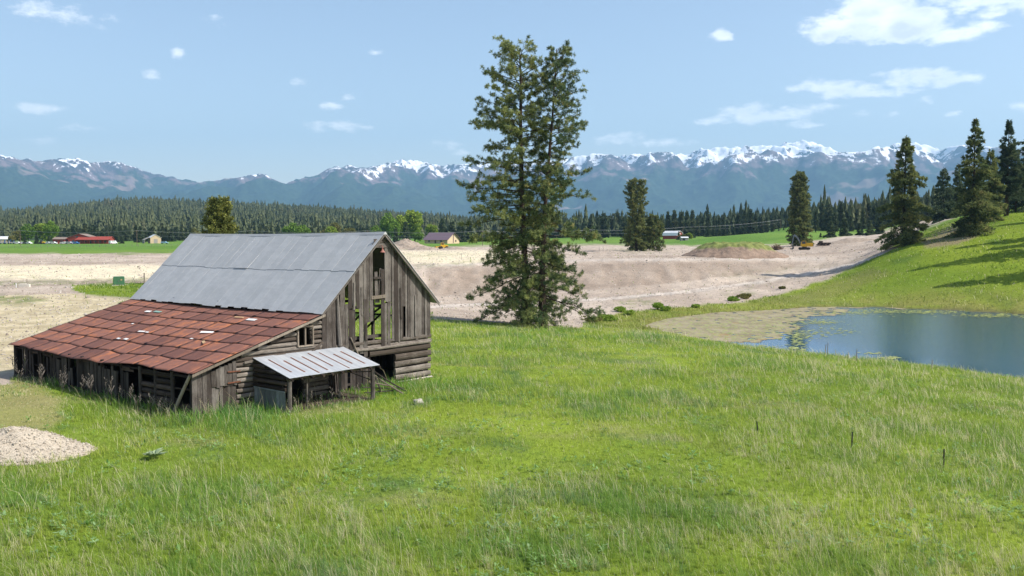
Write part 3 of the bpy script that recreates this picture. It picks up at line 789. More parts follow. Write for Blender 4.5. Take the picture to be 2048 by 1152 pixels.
# galvanised gable roof
def slope_roof(name, ua, za, ub, zb, v0, v1, parent):
    mb = MB(hash(name) % 97)
    mb.R = random.Random(len(name))
    n = 30; dn = Vector((-(zb - za), 0, ub - ua)).normalized()
    if dn.z < 0: dn = -dn
    def pt(s, v, h):
        sag = -.07 * math.sin(math.pi * (v - v0) / (v1 - v0)) * (1 if s > .5 else .4) + .02 * math.sin(v * 1.1 + s * 4)
        return (ua + (ub - ua) * s + dn.x * h, v, za + (zb - za) * s + dn.z * h + sag)
    for (s0, s1, h) in ((0, .52, 0.0), (.505, 1.0, .022)):
        for i in range(n):
            va, vb = v0 + (v1 - v0) * i / n, v0 + (v1 - v0) * (i + 1) / n
            j = R.uniform(-.012, .012)
            vs = []
            for s in (s0 + (j if s0 == 0 else j * .5), (s0 + s1) / 2, s1):
                vs += [pt(s, va + .004, h + .004 * (i % 2)), pt(s, vb + .012, h + .004 * (i % 2))]
            vs2 = [(p[0] - dn.x * .02, p[1], p[2] - dn.z * .02) for p in vs]
            mb.add(vs + vs2, [[0, 1, 3, 2], [2, 3, 5, 4], [6, 8, 9, 7], [8, 10, 11, 9], [0, 6, 7, 1], [4, 5, 11, 10], [0, 2, 8, 6], [2, 4, 10, 8], [1, 7, 9, 3], [3, 9, 11, 5]])
            c0 = [pt(s, va, h + .0) for s in (s0, s1)]
            mb.tube([c0[0], c0[1]], .007 if i % 3 else .013, 4, rnd=.4)
    return mb.build(name, m_galv, parent)
roof = slope_roof('main_roof', -.12, EZ - .11, 4.75, RZ + .02, -.28, BL, barn)
slope_roof('roof_slope', 9.55, EZ - .05, 4.75, RZ + .02, -.28, BL, roof)
rc = MB(18)
for i in range(10):
    a, b_ = -.30 + i * 2.115, -.30 + (i + 1) * 2.115 + .05
    sg = lambda v: -.07 * math.sin(math.pi * (v + .28) / (BL + .28))
    rc.hexa([(4.58, a, RZ - .10 + sg(a)), (4.92, a, RZ - .10 + sg(a)), (4.92, b_, RZ - .10 + sg(b_)), (4.58, b_, RZ - .10 + sg(b_)), (4.72, a, RZ + .065 + sg(a)), (4.78, a, RZ + .065 + sg(a)), (4.78, b_, RZ + .065 + sg(b_)), (4.72, b_, RZ + .065 + sg(b_))])
rc.build('ridge_cap', m_galv, roof)
fa = MB(19)
for (u0, z0, u1, z1) in ((-.10, EZ - .16, 4.75, RZ - .05), (9.53, EZ - .11, 4.75, RZ - .05)):
    fa.hexa([(u0, -.27, z0 - .13), (u1, -.27, z1 - .13), (u1, -.23, z1 - .13), (u0, -.23, z0 - .13), (u0, -.27, z0), (u1, -.27, z1), (u1, -.23, z1), (u0, -.23, z0)])
for k in range(7):
    v = 1 + k * 3.1
    fa.tube([(-.1, v, EZ - .22), (4.7, v, RZ - .18)], .05, 4); fa.tube([(9.45, v, EZ - .16), (4.8, v, RZ - .18)], .05, 4)
fa.build('rake_board', W_V, roof)

# rusty lean-to roof: dark deck and separate sheets
def lsag(u, v):
    s = (u + 8.23) / 8.4
    w = max(0.0, 1 - s) ** 1.5
    return (-.13 * math.exp(-((v - 13.5) / 4.5) ** 2) * w * 1.6 + .035 * math.sin(v * 1.25 + 1) * w + .05 * math.sin(v * .5 + s * 5) * (1 - s)
            + (.09 * math.exp(-((v - 18.4) / .6) ** 2) - .09 * math.exp(-((v - 9.2) / .8) ** 2)) * w)
def lz(u, v): return 2.45 + (u + 8.23) * .298 + lsag(u, v) - .16 * max(0, (u + 8.23) / 8.4) ** 3 * math.sin(math.pi * min(max(v, 0) / 20.8, 1))
dm = MB(20)
for i in range(42):
    a, b_ = -.2 + i * .5, -.2 + (i + 1) * .5
    for j in range(8):
        c0, c1 = -8.12 + j * 1.03, -8.12 + (j + 1) * 1.03
        dm.hexa([(c0, a, lz(c0, a) - .09), (c1, a, lz(c1, a) - .09), (c1, b_, lz(c1, b_) - .09), (c0, b_, lz(c0, b_) - .09),
                 (c0, a, lz(c0, a) - .05), (c1, a, lz(c1, a) - .05), (c1, b_, lz(c1, b_) - .05), (c0, b_, lz(c0, b_) - .05)])
SV, SF, SR, SE = [], [], [], []
nr, nc = 7, 12
us = [-8.23 + 8.42 * k / nr for k in range(nr + 1)]
for i in range(nr):
    off = R.uniform(-.06, .06) + (.0 if i % 2 else .10)
    for j in range(-1, nc + 1):
        va, vb = -.28 + 21.1 * (j + off) / nc, -.28 + 21.1 * (j + 1 + off) / nc
        va, vb = max(va, -.28), min(vb, BL)
        if vb - va < .15: continue
        rr = R.random() if R.random() > .25 or j < 0 else rr; sk = R.uniform(-.12, .12); lift = R.uniform(.0, .015); N = 6
        ua, ub = us[i] - (R.uniform(0, .10) if i == 0 else .02), us[i + 1] + .015
        curl = [R.choice([0, 0, 0, 0, .03, .06]), R.choice([0, 0, 0, 0, .03])]
        b0 = len(SV)
        for p in range(N + 1):
            for q in range(N + 1):
                s, t_ = p / N, q / N
                uu = ua + (ub - ua) * s + sk * (t_ - .5); vv = va + .008 + (vb - va - .016) * t_ + .035 * math.sin(uu * 3 + j) * 0
                z = lz(uu, vv) - .025 + .015 * (1 - s) + lift * (1 - s) + curl[0] * max(0, 1 - s * 3) * max(0, t_ * 3 - 2) + curl[1] * max(0, 1 - s * 3) * max(0, 1 - t_ * 3) + R.uniform(-.006, .006)
                SV.append((uu, vv, z)); SR.append(rr); SE.append(max(abs(2 * s - 1), abs(2 * t_ - 1)))
        for p in range(N):
            for q in range(N):
                a = b0 + p * (N + 1) + q
                SF.append((a, a + N + 1, a + N + 2, a + 1))
lr = array_mesh('lean_to_roof', SV, SF, m_rust, barn, fl={'rnd': SR, 'edge': SE})
so = lr.modifiers.new('thickness', 'SOLIDIFY'); so.thickness = .012; so.offset = -1
dm.build('roof_deck', m_dark, lr)
fb = MB(21)
for (u0, u1) in ((-8.25, -4.4), (-4.42, .1)):
    z0, z1 = lz(u0, 0) - .13, lz(u1, 0) - .13
    fb.hexa([(u0, -.30, z0 - .06), (u1, -.30, z1 - .06), (u1, -.26, z1 - .06), (u0, -.26, z0 - .06), (u0, -.30, z0 + .07), (u1, -.30, z1 + .07), (u1, -.26, z1 + .07), (u0, -.26, z0 + .07)])
fb.build('fascia_board', W_PALE, lr)
def patch(u, v, w, l, rot, mat, nm='roof_patch'):
    mb = MB(); z = lz(u, v) + .035
    mb.obox((u, v, z), (w, l, .012), (0, -.292, rot)); mb.build(nm, mat, lr)
def rp(px, py):                                      # a point of the rusty roof under a photo pixel
    d = Vector(pray(px, py)); M = Matrix.Rotation(-BTH, 3, 'Z')
    d = M @ d; o = M @ Vector((-BX, -BY, CAMZ))
    t = (2.45 + (o.x + 8.23) * .3 - o.z) / (d.z - .3 * d.x)
    p = o + d * t
    return p.x, p.y
for (px, py, w, l, rt, m_) in [(503, 638, .25, .75, .1, m_white), (414, 664, .22, .8, .5, m_white), (296, 621, .22, .5, .2, m_white), (315, 621, .22, .8, 0, m_patch_g), (283, 662, .15, .5, .3, m_white), (294, 664, .12, .3, 0, m_white),
                                (237, 675, .15, .45, -.2, m_white), (252, 677, .18, .55, -.2, m_white), (407, 683, .16, 1.3, -.5, m_patch_o), (265, 645, .12, .2, 0, m_white), (478, 633, .14, .8, .1, m_patch_o), (383, 677, .1, .25, 0, m_white)]:
    uu, vv = rp(px, py); patch(uu, vv, w, l, rt, m_)

# porch shed on the gable
porch = thing('porch', None, None, (0, 0, 0)); porch.parent = barn
m_pgalv, nt, b = new_mat('porch_sheet', .45, .5, .15)
n = nt.noise(1.5, 5, .6, nt.coords((3, .5, 1)))
c = nt.mix(nt.ramp(n, .3, .7), (.34, .36, .385, 1), (.45, .47, .49, 1))
c = nt.mix(nt.ramp(nt.noise(3, 5, .7, nt.coords((2.5, .5, 1))), .62, .75, 0, .5), c, (.45, .33, .24, 1))
nt.link(c, b.inputs['Base Color'])
def pz(v): return 2.86 + v * .257
pm = MB(22); ru = MB(23)
for i in range(9):
    a, b_ = -4.55 + i * .685, -4.55 + (i + 1) * .685 + .01
    h = .006 * (i % 2); dz = R.uniform(-.03, .0)
    pm.hexa([(a, .0, pz(0) - .02 + h), (b_, .0, pz(0) - .02 + h), (b_, -3.05 + dz, pz(-3.05) - .02 + h), (a, -3.05 + dz, pz(-3.05) - .02 + h), (a, 0, pz(0) + h), (b_, 0, pz(0) + h), (b_, -3.05 + dz, pz(-3.05) + h), (a, -3.05 + dz, pz(-3.05) + h)])
    if i:
        s0, s1 = R.uniform(-.9, -.3), R.uniform(-3.0, -2.4); w = R.uniform(.07, .15); x = a + R.uniform(-.03, .03)
        ru.hexa([(x - w, s0, pz(s0) + .004), (x, s0, pz(s0) + .004), (x + .02, s1, pz(s1) + .004), (x - w * .8, s1, pz(s1) + .004), (x - w, s0, pz(s0) + .018), (x, s0, pz(s0) + .018), (x + .02, s1, pz(s1) + .018), (x - w * .8, s1, pz(s1) + .018)])
pm.build('porch_roof', m_pgalv, porch)
ru.build('rust_streak', m_rustiron, porch)
for i in range(10):
    mb = MB(30 + i); x = -4.48 + i * .67
    mb.tube([(x, -.02, pz(0) - .10), (x + R.uniform(-.03, .03), -3.2 + R.uniform(-.06, .06), pz(-3.2) - .09)], R.uniform(.055, .075), 7)
    mb.build('rafter', W_HY, porch)
bmn = MB(41); bmn.tube([(-4.5, -2.8, 1.98), (-1.4, -2.82, 1.96), (1.55, -2.8, 2.0)], .08, 7); bmn.build('eave_beam', W_H, porch)
for (x, y, r_) in ((-4.36, -2.8, .12), (1.32, -2.8, .13), (-3.1, -2.6, .05), (-1.9, -1.2, .06), (.2, -1.3, .07)):
    mb = MB(42); mb.tube([(x, y, .05), (x + .03, y, 2.0 + (.35 if y > -2 else 0))], [r_, r_ * .9], 7); mb.build('post', W_V, porch)
sg_ = MB(43)
for k, z in enumerate((1.45, 1.72, 1.98, 2.22, 2.46)):
    vend = -2.75 if z < 2.0 else -(2.72 - z) / .257
    sg_.tube([(-4.50, -.05, z), (-4.50, min(vend, -.3), z + R.uniform(-.03, .03))], .11, 7)
sg_.tube([(-4.47, -.1, 1.80), (-4.56, -2.7, 1.72)], .07, 4)
sg_.build('side_rail', W_HY, porch)
gt = MB(44); y = -2.66
while y < -.1:
    w = R.uniform(.18, .27); gt.hexa([(-4.52, y, .15), (-4.49, y, .15), (-4.49, y + w, .15), (-4.52, y + w, .15), (-4.52, y, 1.28), (-4.49, y, 1.3), (-4.49, y + w, 1.31), (-4.52, y + w, 1.28)]); y += w + .015
gt.tube([(-4.56, -2.7, 1.32), (-4.56, -.1, 1.34)], .045, 4)
tag(gt.build('pen_gate', wood('bluish_old_board', (.13, .14, .145), (.30, .32, .33), (9, 9, .35)), porch), 'low gate of bluish grey upright boards')
bk = MB(45)
bk.tube([(-2.0, -.5, 1.75), (1.3, -2.7, 1.7)], .035, 4); bk.tube([(.3, -.9, 1.9), (1.35, -2.7, 1.2)], .03, 4); bk.obox((-3.8, -.9, .6), (.9, .05, .5), (0, .1, .3))
for k in range(5):
    bk.tube([(.4 + k * .18, -.3, .2), (.5 + k * .14, -.15, 1.6 + R.random() * .5)], .035, 5)
bk.build('loose_rail', W_VD, porch)

lamp = MB(46)
lamp.tube([(4.5, -.06, 8.70), (4.5, -.26, 8.72), (4.5, -.30, 8.66)], .018, 6)
lamp.tube([(4.5, -.30, 8.68), (4.5, -.30, 8.50), (4.5, -.30, 8.40), (4.5, -.30, 8.32)], [.03, .05, .10, .17], 12)
lamp.build('gable_lamp', plain('rusty_red_enamel', (.30, .13, .10), .6, .3, 10), barn)
del R

def barn_pt(u, v, z):
    c_, s_ = math.cos(BTH), math.sin(BTH)
    return Vector((BX + u * c_ - v * s_, BY + u * s_ + v * c_, z))

# loose poles leaning beside the barn door, and a rock in the grass
RP = random.Random(4)
POLE_L = ['long grey pole leaning on the right porch post', 'thin pale pole with its foot furthest out in the grass', 'crooked weathered pole lying low by the open log doorway', 'dark branchy pole lowest in the heap beside the porch', 'short stub pole propped against the log doorway', 'slim bleached rail resting across the other poles']
for k, (a, b_) in enumerate([((1.75, -2.3, 1.7), (4.2, -2.5, .05)), ((1.9, -2.0, 1.5), (3.6, -2.9, .05)), ((2.0, -1.2, .55), (4.6, -2.0, .08)), ((1.6, -1.8, .35), (4.0, -2.3, .1)), ((3.9, -.2, .9), (3.2, -1.4, .1)), ((2.1, -1.6, .9), (4.4, -1.8, .15))]):
    mb = MB(k + 50); A_, B_ = barn_pt(*a), barn_pt(*b_)
    B_.z += float(ground(B_.x, B_.y)) - .05
    M_ = (A_ + B_) / 2 + Vector((RP.uniform(-.05, .05), 0, RP.uniform(-.05, .03)))
    mb.tube([A_, M_, B_], [.03, .04, .05], 6)
    o = mb.build('wooden_pole', W_PALE if k in (1, 5) else W_VD)
    tag(o, POLE_L[k], 'pole', 'loose poles heaped beside the porch')

def rock(name, c, s, seed, mat, n=3, flat=.6):
    import bmesh
    bm = bmesh.new(); bmesh.ops.create_icosphere(bm, subdivisions=n, radius=1)
    from mathutils import noise as mn
    for v_ in bm.verts:
        k = 1 + .45 * mn.noise(v_.co * 1.1 + Vector((seed, 0, 0))) + .15 * mn.noise(v_.co * 3 + Vector((0, seed, 0)))
        v_.co = Vector((v_.co.x * s[0], v_.co.y * s[1], v_.co.z * s[2] * 1.0)) * k
    me = bpy.data.meshes.new(name); bm.to_mesh(me); bm.free()
    o = finish(name, me, mat); o.location = c
    return o
p = spot(836, 792, 47.5)
tag(rock('rock', (p[0], p[1], p[2] + .12), (.28, .22, .2), 3, m_stone), 'pale rounded rock lying in the grass right of the barn', 'rock')

# ------------------------------------------------------------------ foliage materials and tree builders
def leaf_mat(name, dark, light, extra=None, sc=.8, trans=.25):
    m, nt, b = new_mat(name, .75, .15)
    v = nt.attr('var').outputs['Fac']
    oi = nt.n('ShaderNodeObjectInfo')
    t = nt.math('ADD', nt.math('MULTIPLY', v, .8), nt.math('MULTIPLY', nt.math('SUBTRACT', nt.noise(sc, 3, .5, nt.coords()), .5), .9))
    t = nt.math('ADD', t, nt.math('MULTIPLY', nt.math('SUBTRACT', oi.outputs['Random'], .5), .35))
    c = nt.mix(nt.ramp(t, .05, .85), dark, light)
    if extra:
        c = nt.mix(nt.ramp(nt.noise(sc * 1.7, 2, .5, nt.coords()), .60, .72, 0, .8), c, extra)
    nt.link(c, b.inputs['Base Color'])
    if trans:
        tr = nt.n('ShaderNodeBsdfTranslucent'); nt.link(c, tr.inputs['Color'])
        ms = nt.n('ShaderNodeMixShader'); ms.inputs[0].default_value = trans
        nt.link(b.outputs[0], ms.inputs[1]); nt.link(tr.outputs[0], ms.inputs[2])
        nt.link(ms.outputs[0], m.node_tree.nodes['Material Output'].inputs['Surface'])
    return m
L_PINE = leaf_mat('ponderosa_needles', (.080, .125, .055), (.34, .37, .13), (.38, .34, .13), .5, .4)
L_FIR = leaf_mat('fir_needles', (.070, .105, .040), (.26, .28, .09), (.28, .24, .10), .35, .4)
L_BLUE = leaf_mat('spruce_needles', (.042, .072, .038), (.14, .175, .085), None, .3, .35)
L_FAR = leaf_mat('distant_conifer_needles', (.052, .078, .038), (.135, .155, .07), (.14, .13, .07), .004, .3)
L_JUN = leaf_mat('olive_conifer_needles', (.09, .115, .03), (.25, .26, .065), None, .6)
L_GREEN = leaf_mat('fresh_green_leaves', (.09, .17, .025), (.24, .36, .06), None, .15)
L_LIME = leaf_mat('lime_green_leaves', (.15, .23, .03), (.34, .42, .07), None, .15)
L_OLIVE = leaf_mat('olive_spring_leaves', (.11, .12, .03), (.24, .22, .07), None, .15)
L_BUSH = leaf_mat('bush_leaves', (.16, .27, .03), (.36, .46, .08), None, .15, .4)
BARK = wood('pine_bark', (.045, .032, .026), (.15, .105, .08), (5, 5, 1.2))
BARKD = wood('dark_bark', (.03, .024, .02), (.085, .065, .05), (4, 4, 1))

def unit(v): return v / np.maximum(np.linalg.norm(v, axis=1, keepdims=True), 1e-9)

def needles(rg, Cn, Ax, K, L, W, spread=1.0):
    """K narrow triangles around every centre, fanning about its axis; returns V, F"""
    n = len(Cn)
    D = rg.normal(size=(n, K, 3)); D /= np.linalg.norm(D, axis=2, keepdims=True)
    D = D * spread + Ax[:, None, :]; D /= np.linalg.norm(D, axis=2, keepdims=True)
    P = np.cross(D, rg.normal(size=(n, K, 3))); P /= np.linalg.norm(P, axis=2, keepdims=True)
    l = L * rg.uniform(.6, 1.15, (n, K, 1)); w = W * rg.uniform(.7, 1.3, (n, K, 1))
    C0 = np.repeat(Cn[:, None, :], K, 1)
    mid = C0 + D * l * .55
    V = np.stack([C0, mid + P * w * .5, C0 + D * l, mid - P * w * .5], 2).reshape(-1, 3)
    F = np.arange(len(V)).reshape(-1, 4)
    return V, F

def put_crown(name, V, F, var, mat, parent):
    return array_mesh(name, V, F, mat, parent, fl={'var': var})

def taper_trunk(name, pts, r0, r1, mat, parent, n=9):
    mb = MB(3); k = len(pts)
    mb.tube(pts, [r0 + (r1 - r0) * (i / (k - 1)) ** .8 + (.35 * r0 if i == 0 else 0) for i in range(k)], n, rnd=.5)
    mb.mat = mat
    return mb

def pine(root, seed, pts, r0, reach, low, nb=230, tuft=(16, .42, .075), per=2.1, foliage=L_PINE, droop=.35, ball=False):
    """long branched pine: pts trunk centre line (local), reach(h, azimuth)->branch length"""
    rg = np.random.default_rng(seed); R_ = random.Random(seed)
    pts = [Vector(p) for p in pts]; H = pts[-1].z
    lm = taper_trunk('trunk', pts, r0, r0 * .12, BARK, root)
    def tr(z):
        for a, b_ in zip(pts, pts[1:]):
            if z <= b_.z: return a.lerp(b_, (z - a.z) / (b_.z - a.z))
        return pts[-1]
    TC, TA = [], []
    for i in range(nb):
        f = (i + R_.random()) / nb
        z = low + (H - low) * f ** .92
        a = i * 2.39996 + R_.uniform(-.6, .6)
        Lb = reach(z, a) * (R_.uniform(.45, 1.08) if not ball else R_.choice([.35, .6, .8, .95, 1.0, 1.1, 1.15]) * R_.uniform(.85, 1.05))
        if Lb < .25: Lb = .25
        if z < H * .6 and R_.random() < .10: Lb *= .5
        c = tr(z); up = .55 * f - droop * (1 - f) + R_.uniform(-.15, .15)
        d = Vector((math.sin(a), math.cos(a), up)).normalized()
        sag = (1 - f) * .05 + .015
        P = []
        m = 6
        for j in range(m + 1):
            s = j / m
            p = c + d * (Lb * s) + Vector((0, 0, -sag * Lb * Lb * s * s * .35 + (.06 * Lb * s ** 3))) + Vector((R_.uniform(-1, 1), R_.uniform(-1, 1), R_.uniform(-.6, .6))) * (.05 * Lb * s * .8)
            P.append(p)
        rb = .018 + .011 * Lb
        lm.tube(P, [rb * (1 - .75 * j / m) for j in range(m + 1)], 4, cap=False, rnd=.4)
        nt_ = max(3, int(Lb * per * 2.2))
        for q in range(nt_):
            s = 1 - (q / nt_) ** 1.15 * .72
            if q and R_.random() < .18: continue
            k = min(int(s * m), m - 1); base = P[k].lerp(P[k + 1], s * m - k)
            ln = R_.uniform(.15, .30 + .30 * Lb * (1.05 - s) + .2) if not ball else R_.uniform(.25, .7 + .35 * Lb * (1.1 - s))
            sa = R_.choice([-1, 1]) * R_.uniform(.3, 1.5)
            sd = Vector((math.sin(a + sa), math.cos(a + sa), R_.uniform(-.45, .55) if not ball else R_.uniform(-.5, 1.0))).normalized()
            tip = base + sd * ln
            if ln > .4: lm.tube([base, tip], [.014, .007], 3, cap=False, rnd=.4)
            nn = 1 + int(ln > .45) + int(ln > .8)
            for w_ in range(nn):
                TC.append(base.lerp(tip, 1 - .38 * w_)); TA.append(sd + Vector((0, 0, .25)))
    lm.build('trunk', lm.mat, root, smooth=True)
    TC = np.array([tuple(v_) for v_ in TC]); TA = unit(np.array([tuple(v_) for v_ in TA]))
    K, L_, W_ = tuft
    V, F = needles(rg, TC, TA * (.30 if ball else .55), K, L_, W_)
    var = np.repeat(rg.random(len(TC)) * .8 + .1, K * 4) + np.repeat(rg.uniform(-.15, .15, len(TC) * K), 4)
    put_crown('crown', V, F, var, foliage, root)

def fir(root, seed, H, Rm, low=.06, n=2200, shape=1.0, foliage=L_FIR, r0=.35, K=5, L=.75, W=.22, bare=0, lean=0, droop=.35, gap=.25, levels=0):
    """spire conifer from whorled, drooping sprays"""
    rg = np.random.default_rng(seed)
    lm = taper_trunk('trunk', [(0, 0, 0), (lean * .3, 0, H * .35), (lean * .7, .05, H * .7), (lean, 0, H * .985)], r0, .03, BARKD if bare < .2 else BARK, root, 7)
    nb = levels or int(H * 7)
    hb = low + (1 - low) * np.sort(rg.random(nb)) ** 1.12
    ab = np.arange(nb) * 2.39996 + rg.uniform(-.7, .7, nb)
    prof = lambda h: np.clip((1 - h) ** (.8 / shape) * 1.12, .02, 1) * np.clip((h - low + .07) / .12, .35, 1)
    lb = Rm * prof(hb) * rg.uniform(.55, 1.08, nb) * (1 + .22 * np.sin(hb * 23 + seed)) * np.where(rg.random(nb) < gap, .55, 1)
    for i in range(0, nb, 2):
        c = Vector((lean * hb[i], 0, hb[i] * H)); d = Vector((math.sin(ab[i]), math.cos(ab[i]), .35 - droop - .3 * (1 - hb[i])))
        lm.tube([c, c + d * lb[i] * .8], [.03 + .008 * lb[i], .01], 3, cap=False, rnd=.5)
    lm.build('trunk', lm.mat, root, smooth=True)
    w = lb + .3; idx = rg.choice(nb, n, p=w / w.sum())
    s = rg.random(n) ** .55
    r = lb[idx] * s
    a = ab[idx] + rg.normal(0, .16, n) / (s + .3)
    z = hb[idx] * H - droop * r * (1 - .7 * hb[idx]) - .02 * r * r + rg.normal(0, .12, n) + .35 * hb[idx] * r * .5
    Cn = np.stack([np.sin(a) * r + lean * z / H, np.cos(a) * r, z], 1)
    Ax = unit(np.stack([np.sin(a), np.cos(a), rg.normal(-.15, .25, n)], 1)) * .9
    V, F = needles(rg, Cn, Ax, K, L, W, .75)
    var = np.repeat(np.repeat(rg.random(nb)[idx], K) * .7 + rg.random(n * K) * .35, 4)
    put_crown('crown', V, F, var, foliage, root)

def broadleaf(root, seed, H, Rm, foliage=L_GREEN, n=2500, blobs=14, L=.8, W=.5, trunk=.12, tall=1.0):
    rg = np.random.default_rng(seed)
    lm = taper_trunk('trunk', [(0, 0, 0), (.1, 0, H * .3), (0, .1, H * .7)], max(.12, H * .018), .05, BARKD, root, 6)
    cz = H * (trunk + (1 - trunk) / 2); hz = H * (1 - trunk) / 2
    D = unit(rg.normal(size=(blobs, 3))) * (rg.random((blobs, 1)) ** .4) * .72
    D[:, 2] *= tall
    Bc = D * [Rm, Rm, hz] + [0, 0, cz]; Br = rg.uniform(.28, .52, blobs)
    for c in Bc: lm.tube([(0, 0, H * .22), tuple(c)], [.08, .03], 3, cap=False, rnd=.5)
    lm.build('trunk', lm.mat, root, smooth=True)
    idx = rg.integers(0, blobs, n)
    P = unit(rg.normal(size=(n, 3))); rad = rg.random((n, 1)) ** .25
    Cn = Bc[idx] + P * rad * (Br[idx][:, None]) * [Rm, Rm, min(hz, Rm * 1.3)]
    Cn[:, 2] = np.maximum(Cn[:, 2], .3)
    V, F = needles(rg, Cn, P * .6, 3, L, W)
    var = np.repeat(np.repeat(rg.random(blobs)[idx], 3) * .4 + rg.random(n * 3) * .6, 4)
    put_crown('crown', V, F, var, foliage, root)

# ---- the two tall pines beside the barn
Yp = 101.0
s_ = Yp / FPX
g0 = spot(1052, 640, Yp)
def reachA(z, a):
    r = np.interp(z, [0, 1.5, 4, 8, 12, 16, 19, 22, 25, 28, 30.5, 32.5], [4.6, 6.2, 6.6, 6.2, 6.5, 6.1, 5.6, 5.6, 4.8, 3.9, 3.0, 1.2])
    r *= 1 + .12 * math.sin(z * 1.9 + a * 2)
    if math.sin(a) > .2: r *= .72 if z < 22 else .85
    return r
rootA = thing('pine_tree', 'tallest pine, left of the close pair, thick dark trunk rising straight from the meadow', 'pine tree', (g0[0], g0[1], g0[2] - .1), 0, None)
pine(rootA, 11, [(0, 0, 0), (-.1, 0, 6), (-.45, .1, 14), (-.65, 0, 22), (-.6, 0, 28), (-.75, 0, 31.4)], .52, reachA, 2.0, 215, droop=.38, tuft=(32, .39, .058), per=1.4, ball=True)
def reachB(z, a):
    r = np.interp(z, [0, 1.2, 4, 8, 12, 15, 18, 22, 26, 29, 32.2], [4.6, 5.4, 5.3, 5.2, 5.5, 5.0, 4.0, 3.6, 3.4, 2.6, .8])
    r *= 1 + .14 * math.sin(z * 1.7 + a)
    if math.sin(a) < -.2: r *= .62
    if z > 17 and math.sin(a) < .1: r *= .6
    return r
g1 = spot(1086, 640, Yp - 1.5)
rootB = thing('pine_tree', 'slimmer pine, right of the close pair, its upper trunk bare against the sky', 'pine tree', (g1[0], g1[1], g1[2] - .1), 0, None)
pine(rootB, 23, [(0, 0, 0), (-.1, 0, 5), (.1, 0, 12), (.55, 0, 18), (1.05, 0, 24), (1.5, 0, 31.3)], .44, reachB, 1.0, 190, droop=.38, tuft=(32, .38, .058), per=1.32, ball=True)

# ---- trees on the right hill and across the bench (height from photo rows)
def tree_at(px, base, Y, top, name='fir_tree', label='', cat='fir tree', group=None):
    x, y, z = spot(px, base, Y)
    H = CAMZ + (HORIZ - top) / FPX * Y - z
    return thing(name, label, cat, (x, y, z - .15), 0, group), H
T, H = tree_at(1806, 490, 214, 275, label='broad dark fir with a forked tip standing at the foot of the green hill')
fir(T, 31, H, 6.9, .055, 6200, 1.1, K=5, L=.85, W=.2, r0=.55, droop=.4, gap=.3)
T, H = tree_at(1943, 462, 206, 240, label='tall ragged fir above the brown bank, its lower boughs sweeping the hillside')
fir(T, 32, H, 7.6, .02, 5600, .85, K=5, L=.85, W=.2, foliage=L_FIR, r0=.5, droop=.45, gap=.45)
T, H = tree_at(1975, 440, 222, 300, label='lower leafy fir crowded behind the tall ragged fir on the hillside')
fir(T, 33, H, 5.0, .05, 3600, 1.1, K=5, L=.8, W=.2, foliage=L_FIR, r0=.4, gap=.3)
T, H = tree_at(2010, 424, 229, 242, label='tall fir on the hill with a clean bare trunk near the right edge')
fir(T, 34, H, 6.4, .22, 3600, .85, K=5, L=.8, W=.18, foliage=L_BLUE, r0=.45, bare=.3, gap=.45)
T, H = tree_at(2028, 420, 236, 300, label='thin bare stemmed young fir between the two rightmost big firs')
fir(T, 35, H, 3.0, .3, 900, .9, K=5, L=.7, W=.18, foliage=L_BLUE, r0=.2, gap=.5)
T, H = tree_at(2056, 412, 238, 232, label='dense fir cut off by the right edge of the view')
fir(T, 36, H, 7.4, .08, 4600, .9, K=5, L=.85, W=.2, foliage=L_BLUE, r0=.5, gap=.3)
T, H = tree_at(2130, 395, 240, 215, label='large fir on the hilltop beyond the right edge')
fir(T, 37, H, 6.0, .08, 3000, .9, K=5, L=.85, W=.22, foliage=L_BLUE, r0=.5)
for k_, (px_, Y_, tp_) in enumerate([(2150, 176, 235), (2215, 186, 215), (2290, 180, 200), (2190, 162, 280), (2260, 205, 190)]):
    T, H = tree_at(px_, 0, Y_, tp_, label=['fir beyond the right edge that shades the hillside, lowest of its group', 'second fir beyond the right edge of the hillside', 'tall fir beyond the right edge of the hillside', 'short fir near the pond beyond the right edge', 'highest standing fir beyond the right edge'][k_])
    fir(T, 60 + k_, H, 5.0, .1, 1500, 1.0, K=5, L=.9, W=.28, foliage=L_BLUE, r0=.4)
T, H = tree_at(1884, 434, 325, 336, label='blue green spruce, left of the pair on the skyline behind the gravel spur')
fir(T, 38, H, 6.2, .05, 2600, 1.0, K=5, L=.9, W=.26, foliage=L_BLUE, r0=.35)
T, H = tree_at(1910, 428, 330, 331, label='thinner spruce, right of the pair on the skyline behind the gravel spur')
fir(T, 39, H, 5.0, .1, 1900, .9, K=5, L=.9, W=.26, foliage=L_BLUE, r0=.35, bare=.3)
T, H = tree_at(1597, 486, 362, 345, name='fir_tree', label='lone tall round topped fir standing behind the yellow excavator')
hr_ = H
pine(T, 40, [(0, 0, 0), (.1, 0, H * .5), (0, 0, H * .985)], .55, lambda z, a: np.interp(z / hr_, [0, .1, .3, .5, .7, .85, .94, 1], [4.4, 5.2, 5.0, 4.4, 4.3, 3.6, 2.4, .6]) * (1 + .15 * math.sin(z * 2.3 + a * 2)), .8, 330, tuft=(10, .75, .20), per=1.6, foliage=L_FIR, droop=.25)
T, H = tree_at(1272, 487, 330, 360, name='pine_tree', label='lone tall pine with round crown and thin middle beyond the gravel bench', cat='pine tree')
hh_ = H
pine(T, 41, [(0, 0, 0), (.2, 0, H * .4), (0, 0, H * .7), (-.1, 0, H * .97)], .5, lambda z, a: np.interp(z / hh_, [0, .1, .3, .42, .5, .62, .8, .93, 1], [4.2, 6.0, 5.6, 3.4, 3.0, 4.4, 4.6, 4.0, 2.2]), 1.2, 260, tuft=(12, .75, .18), per=1.2, foliage=L_FIR, droop=.2)
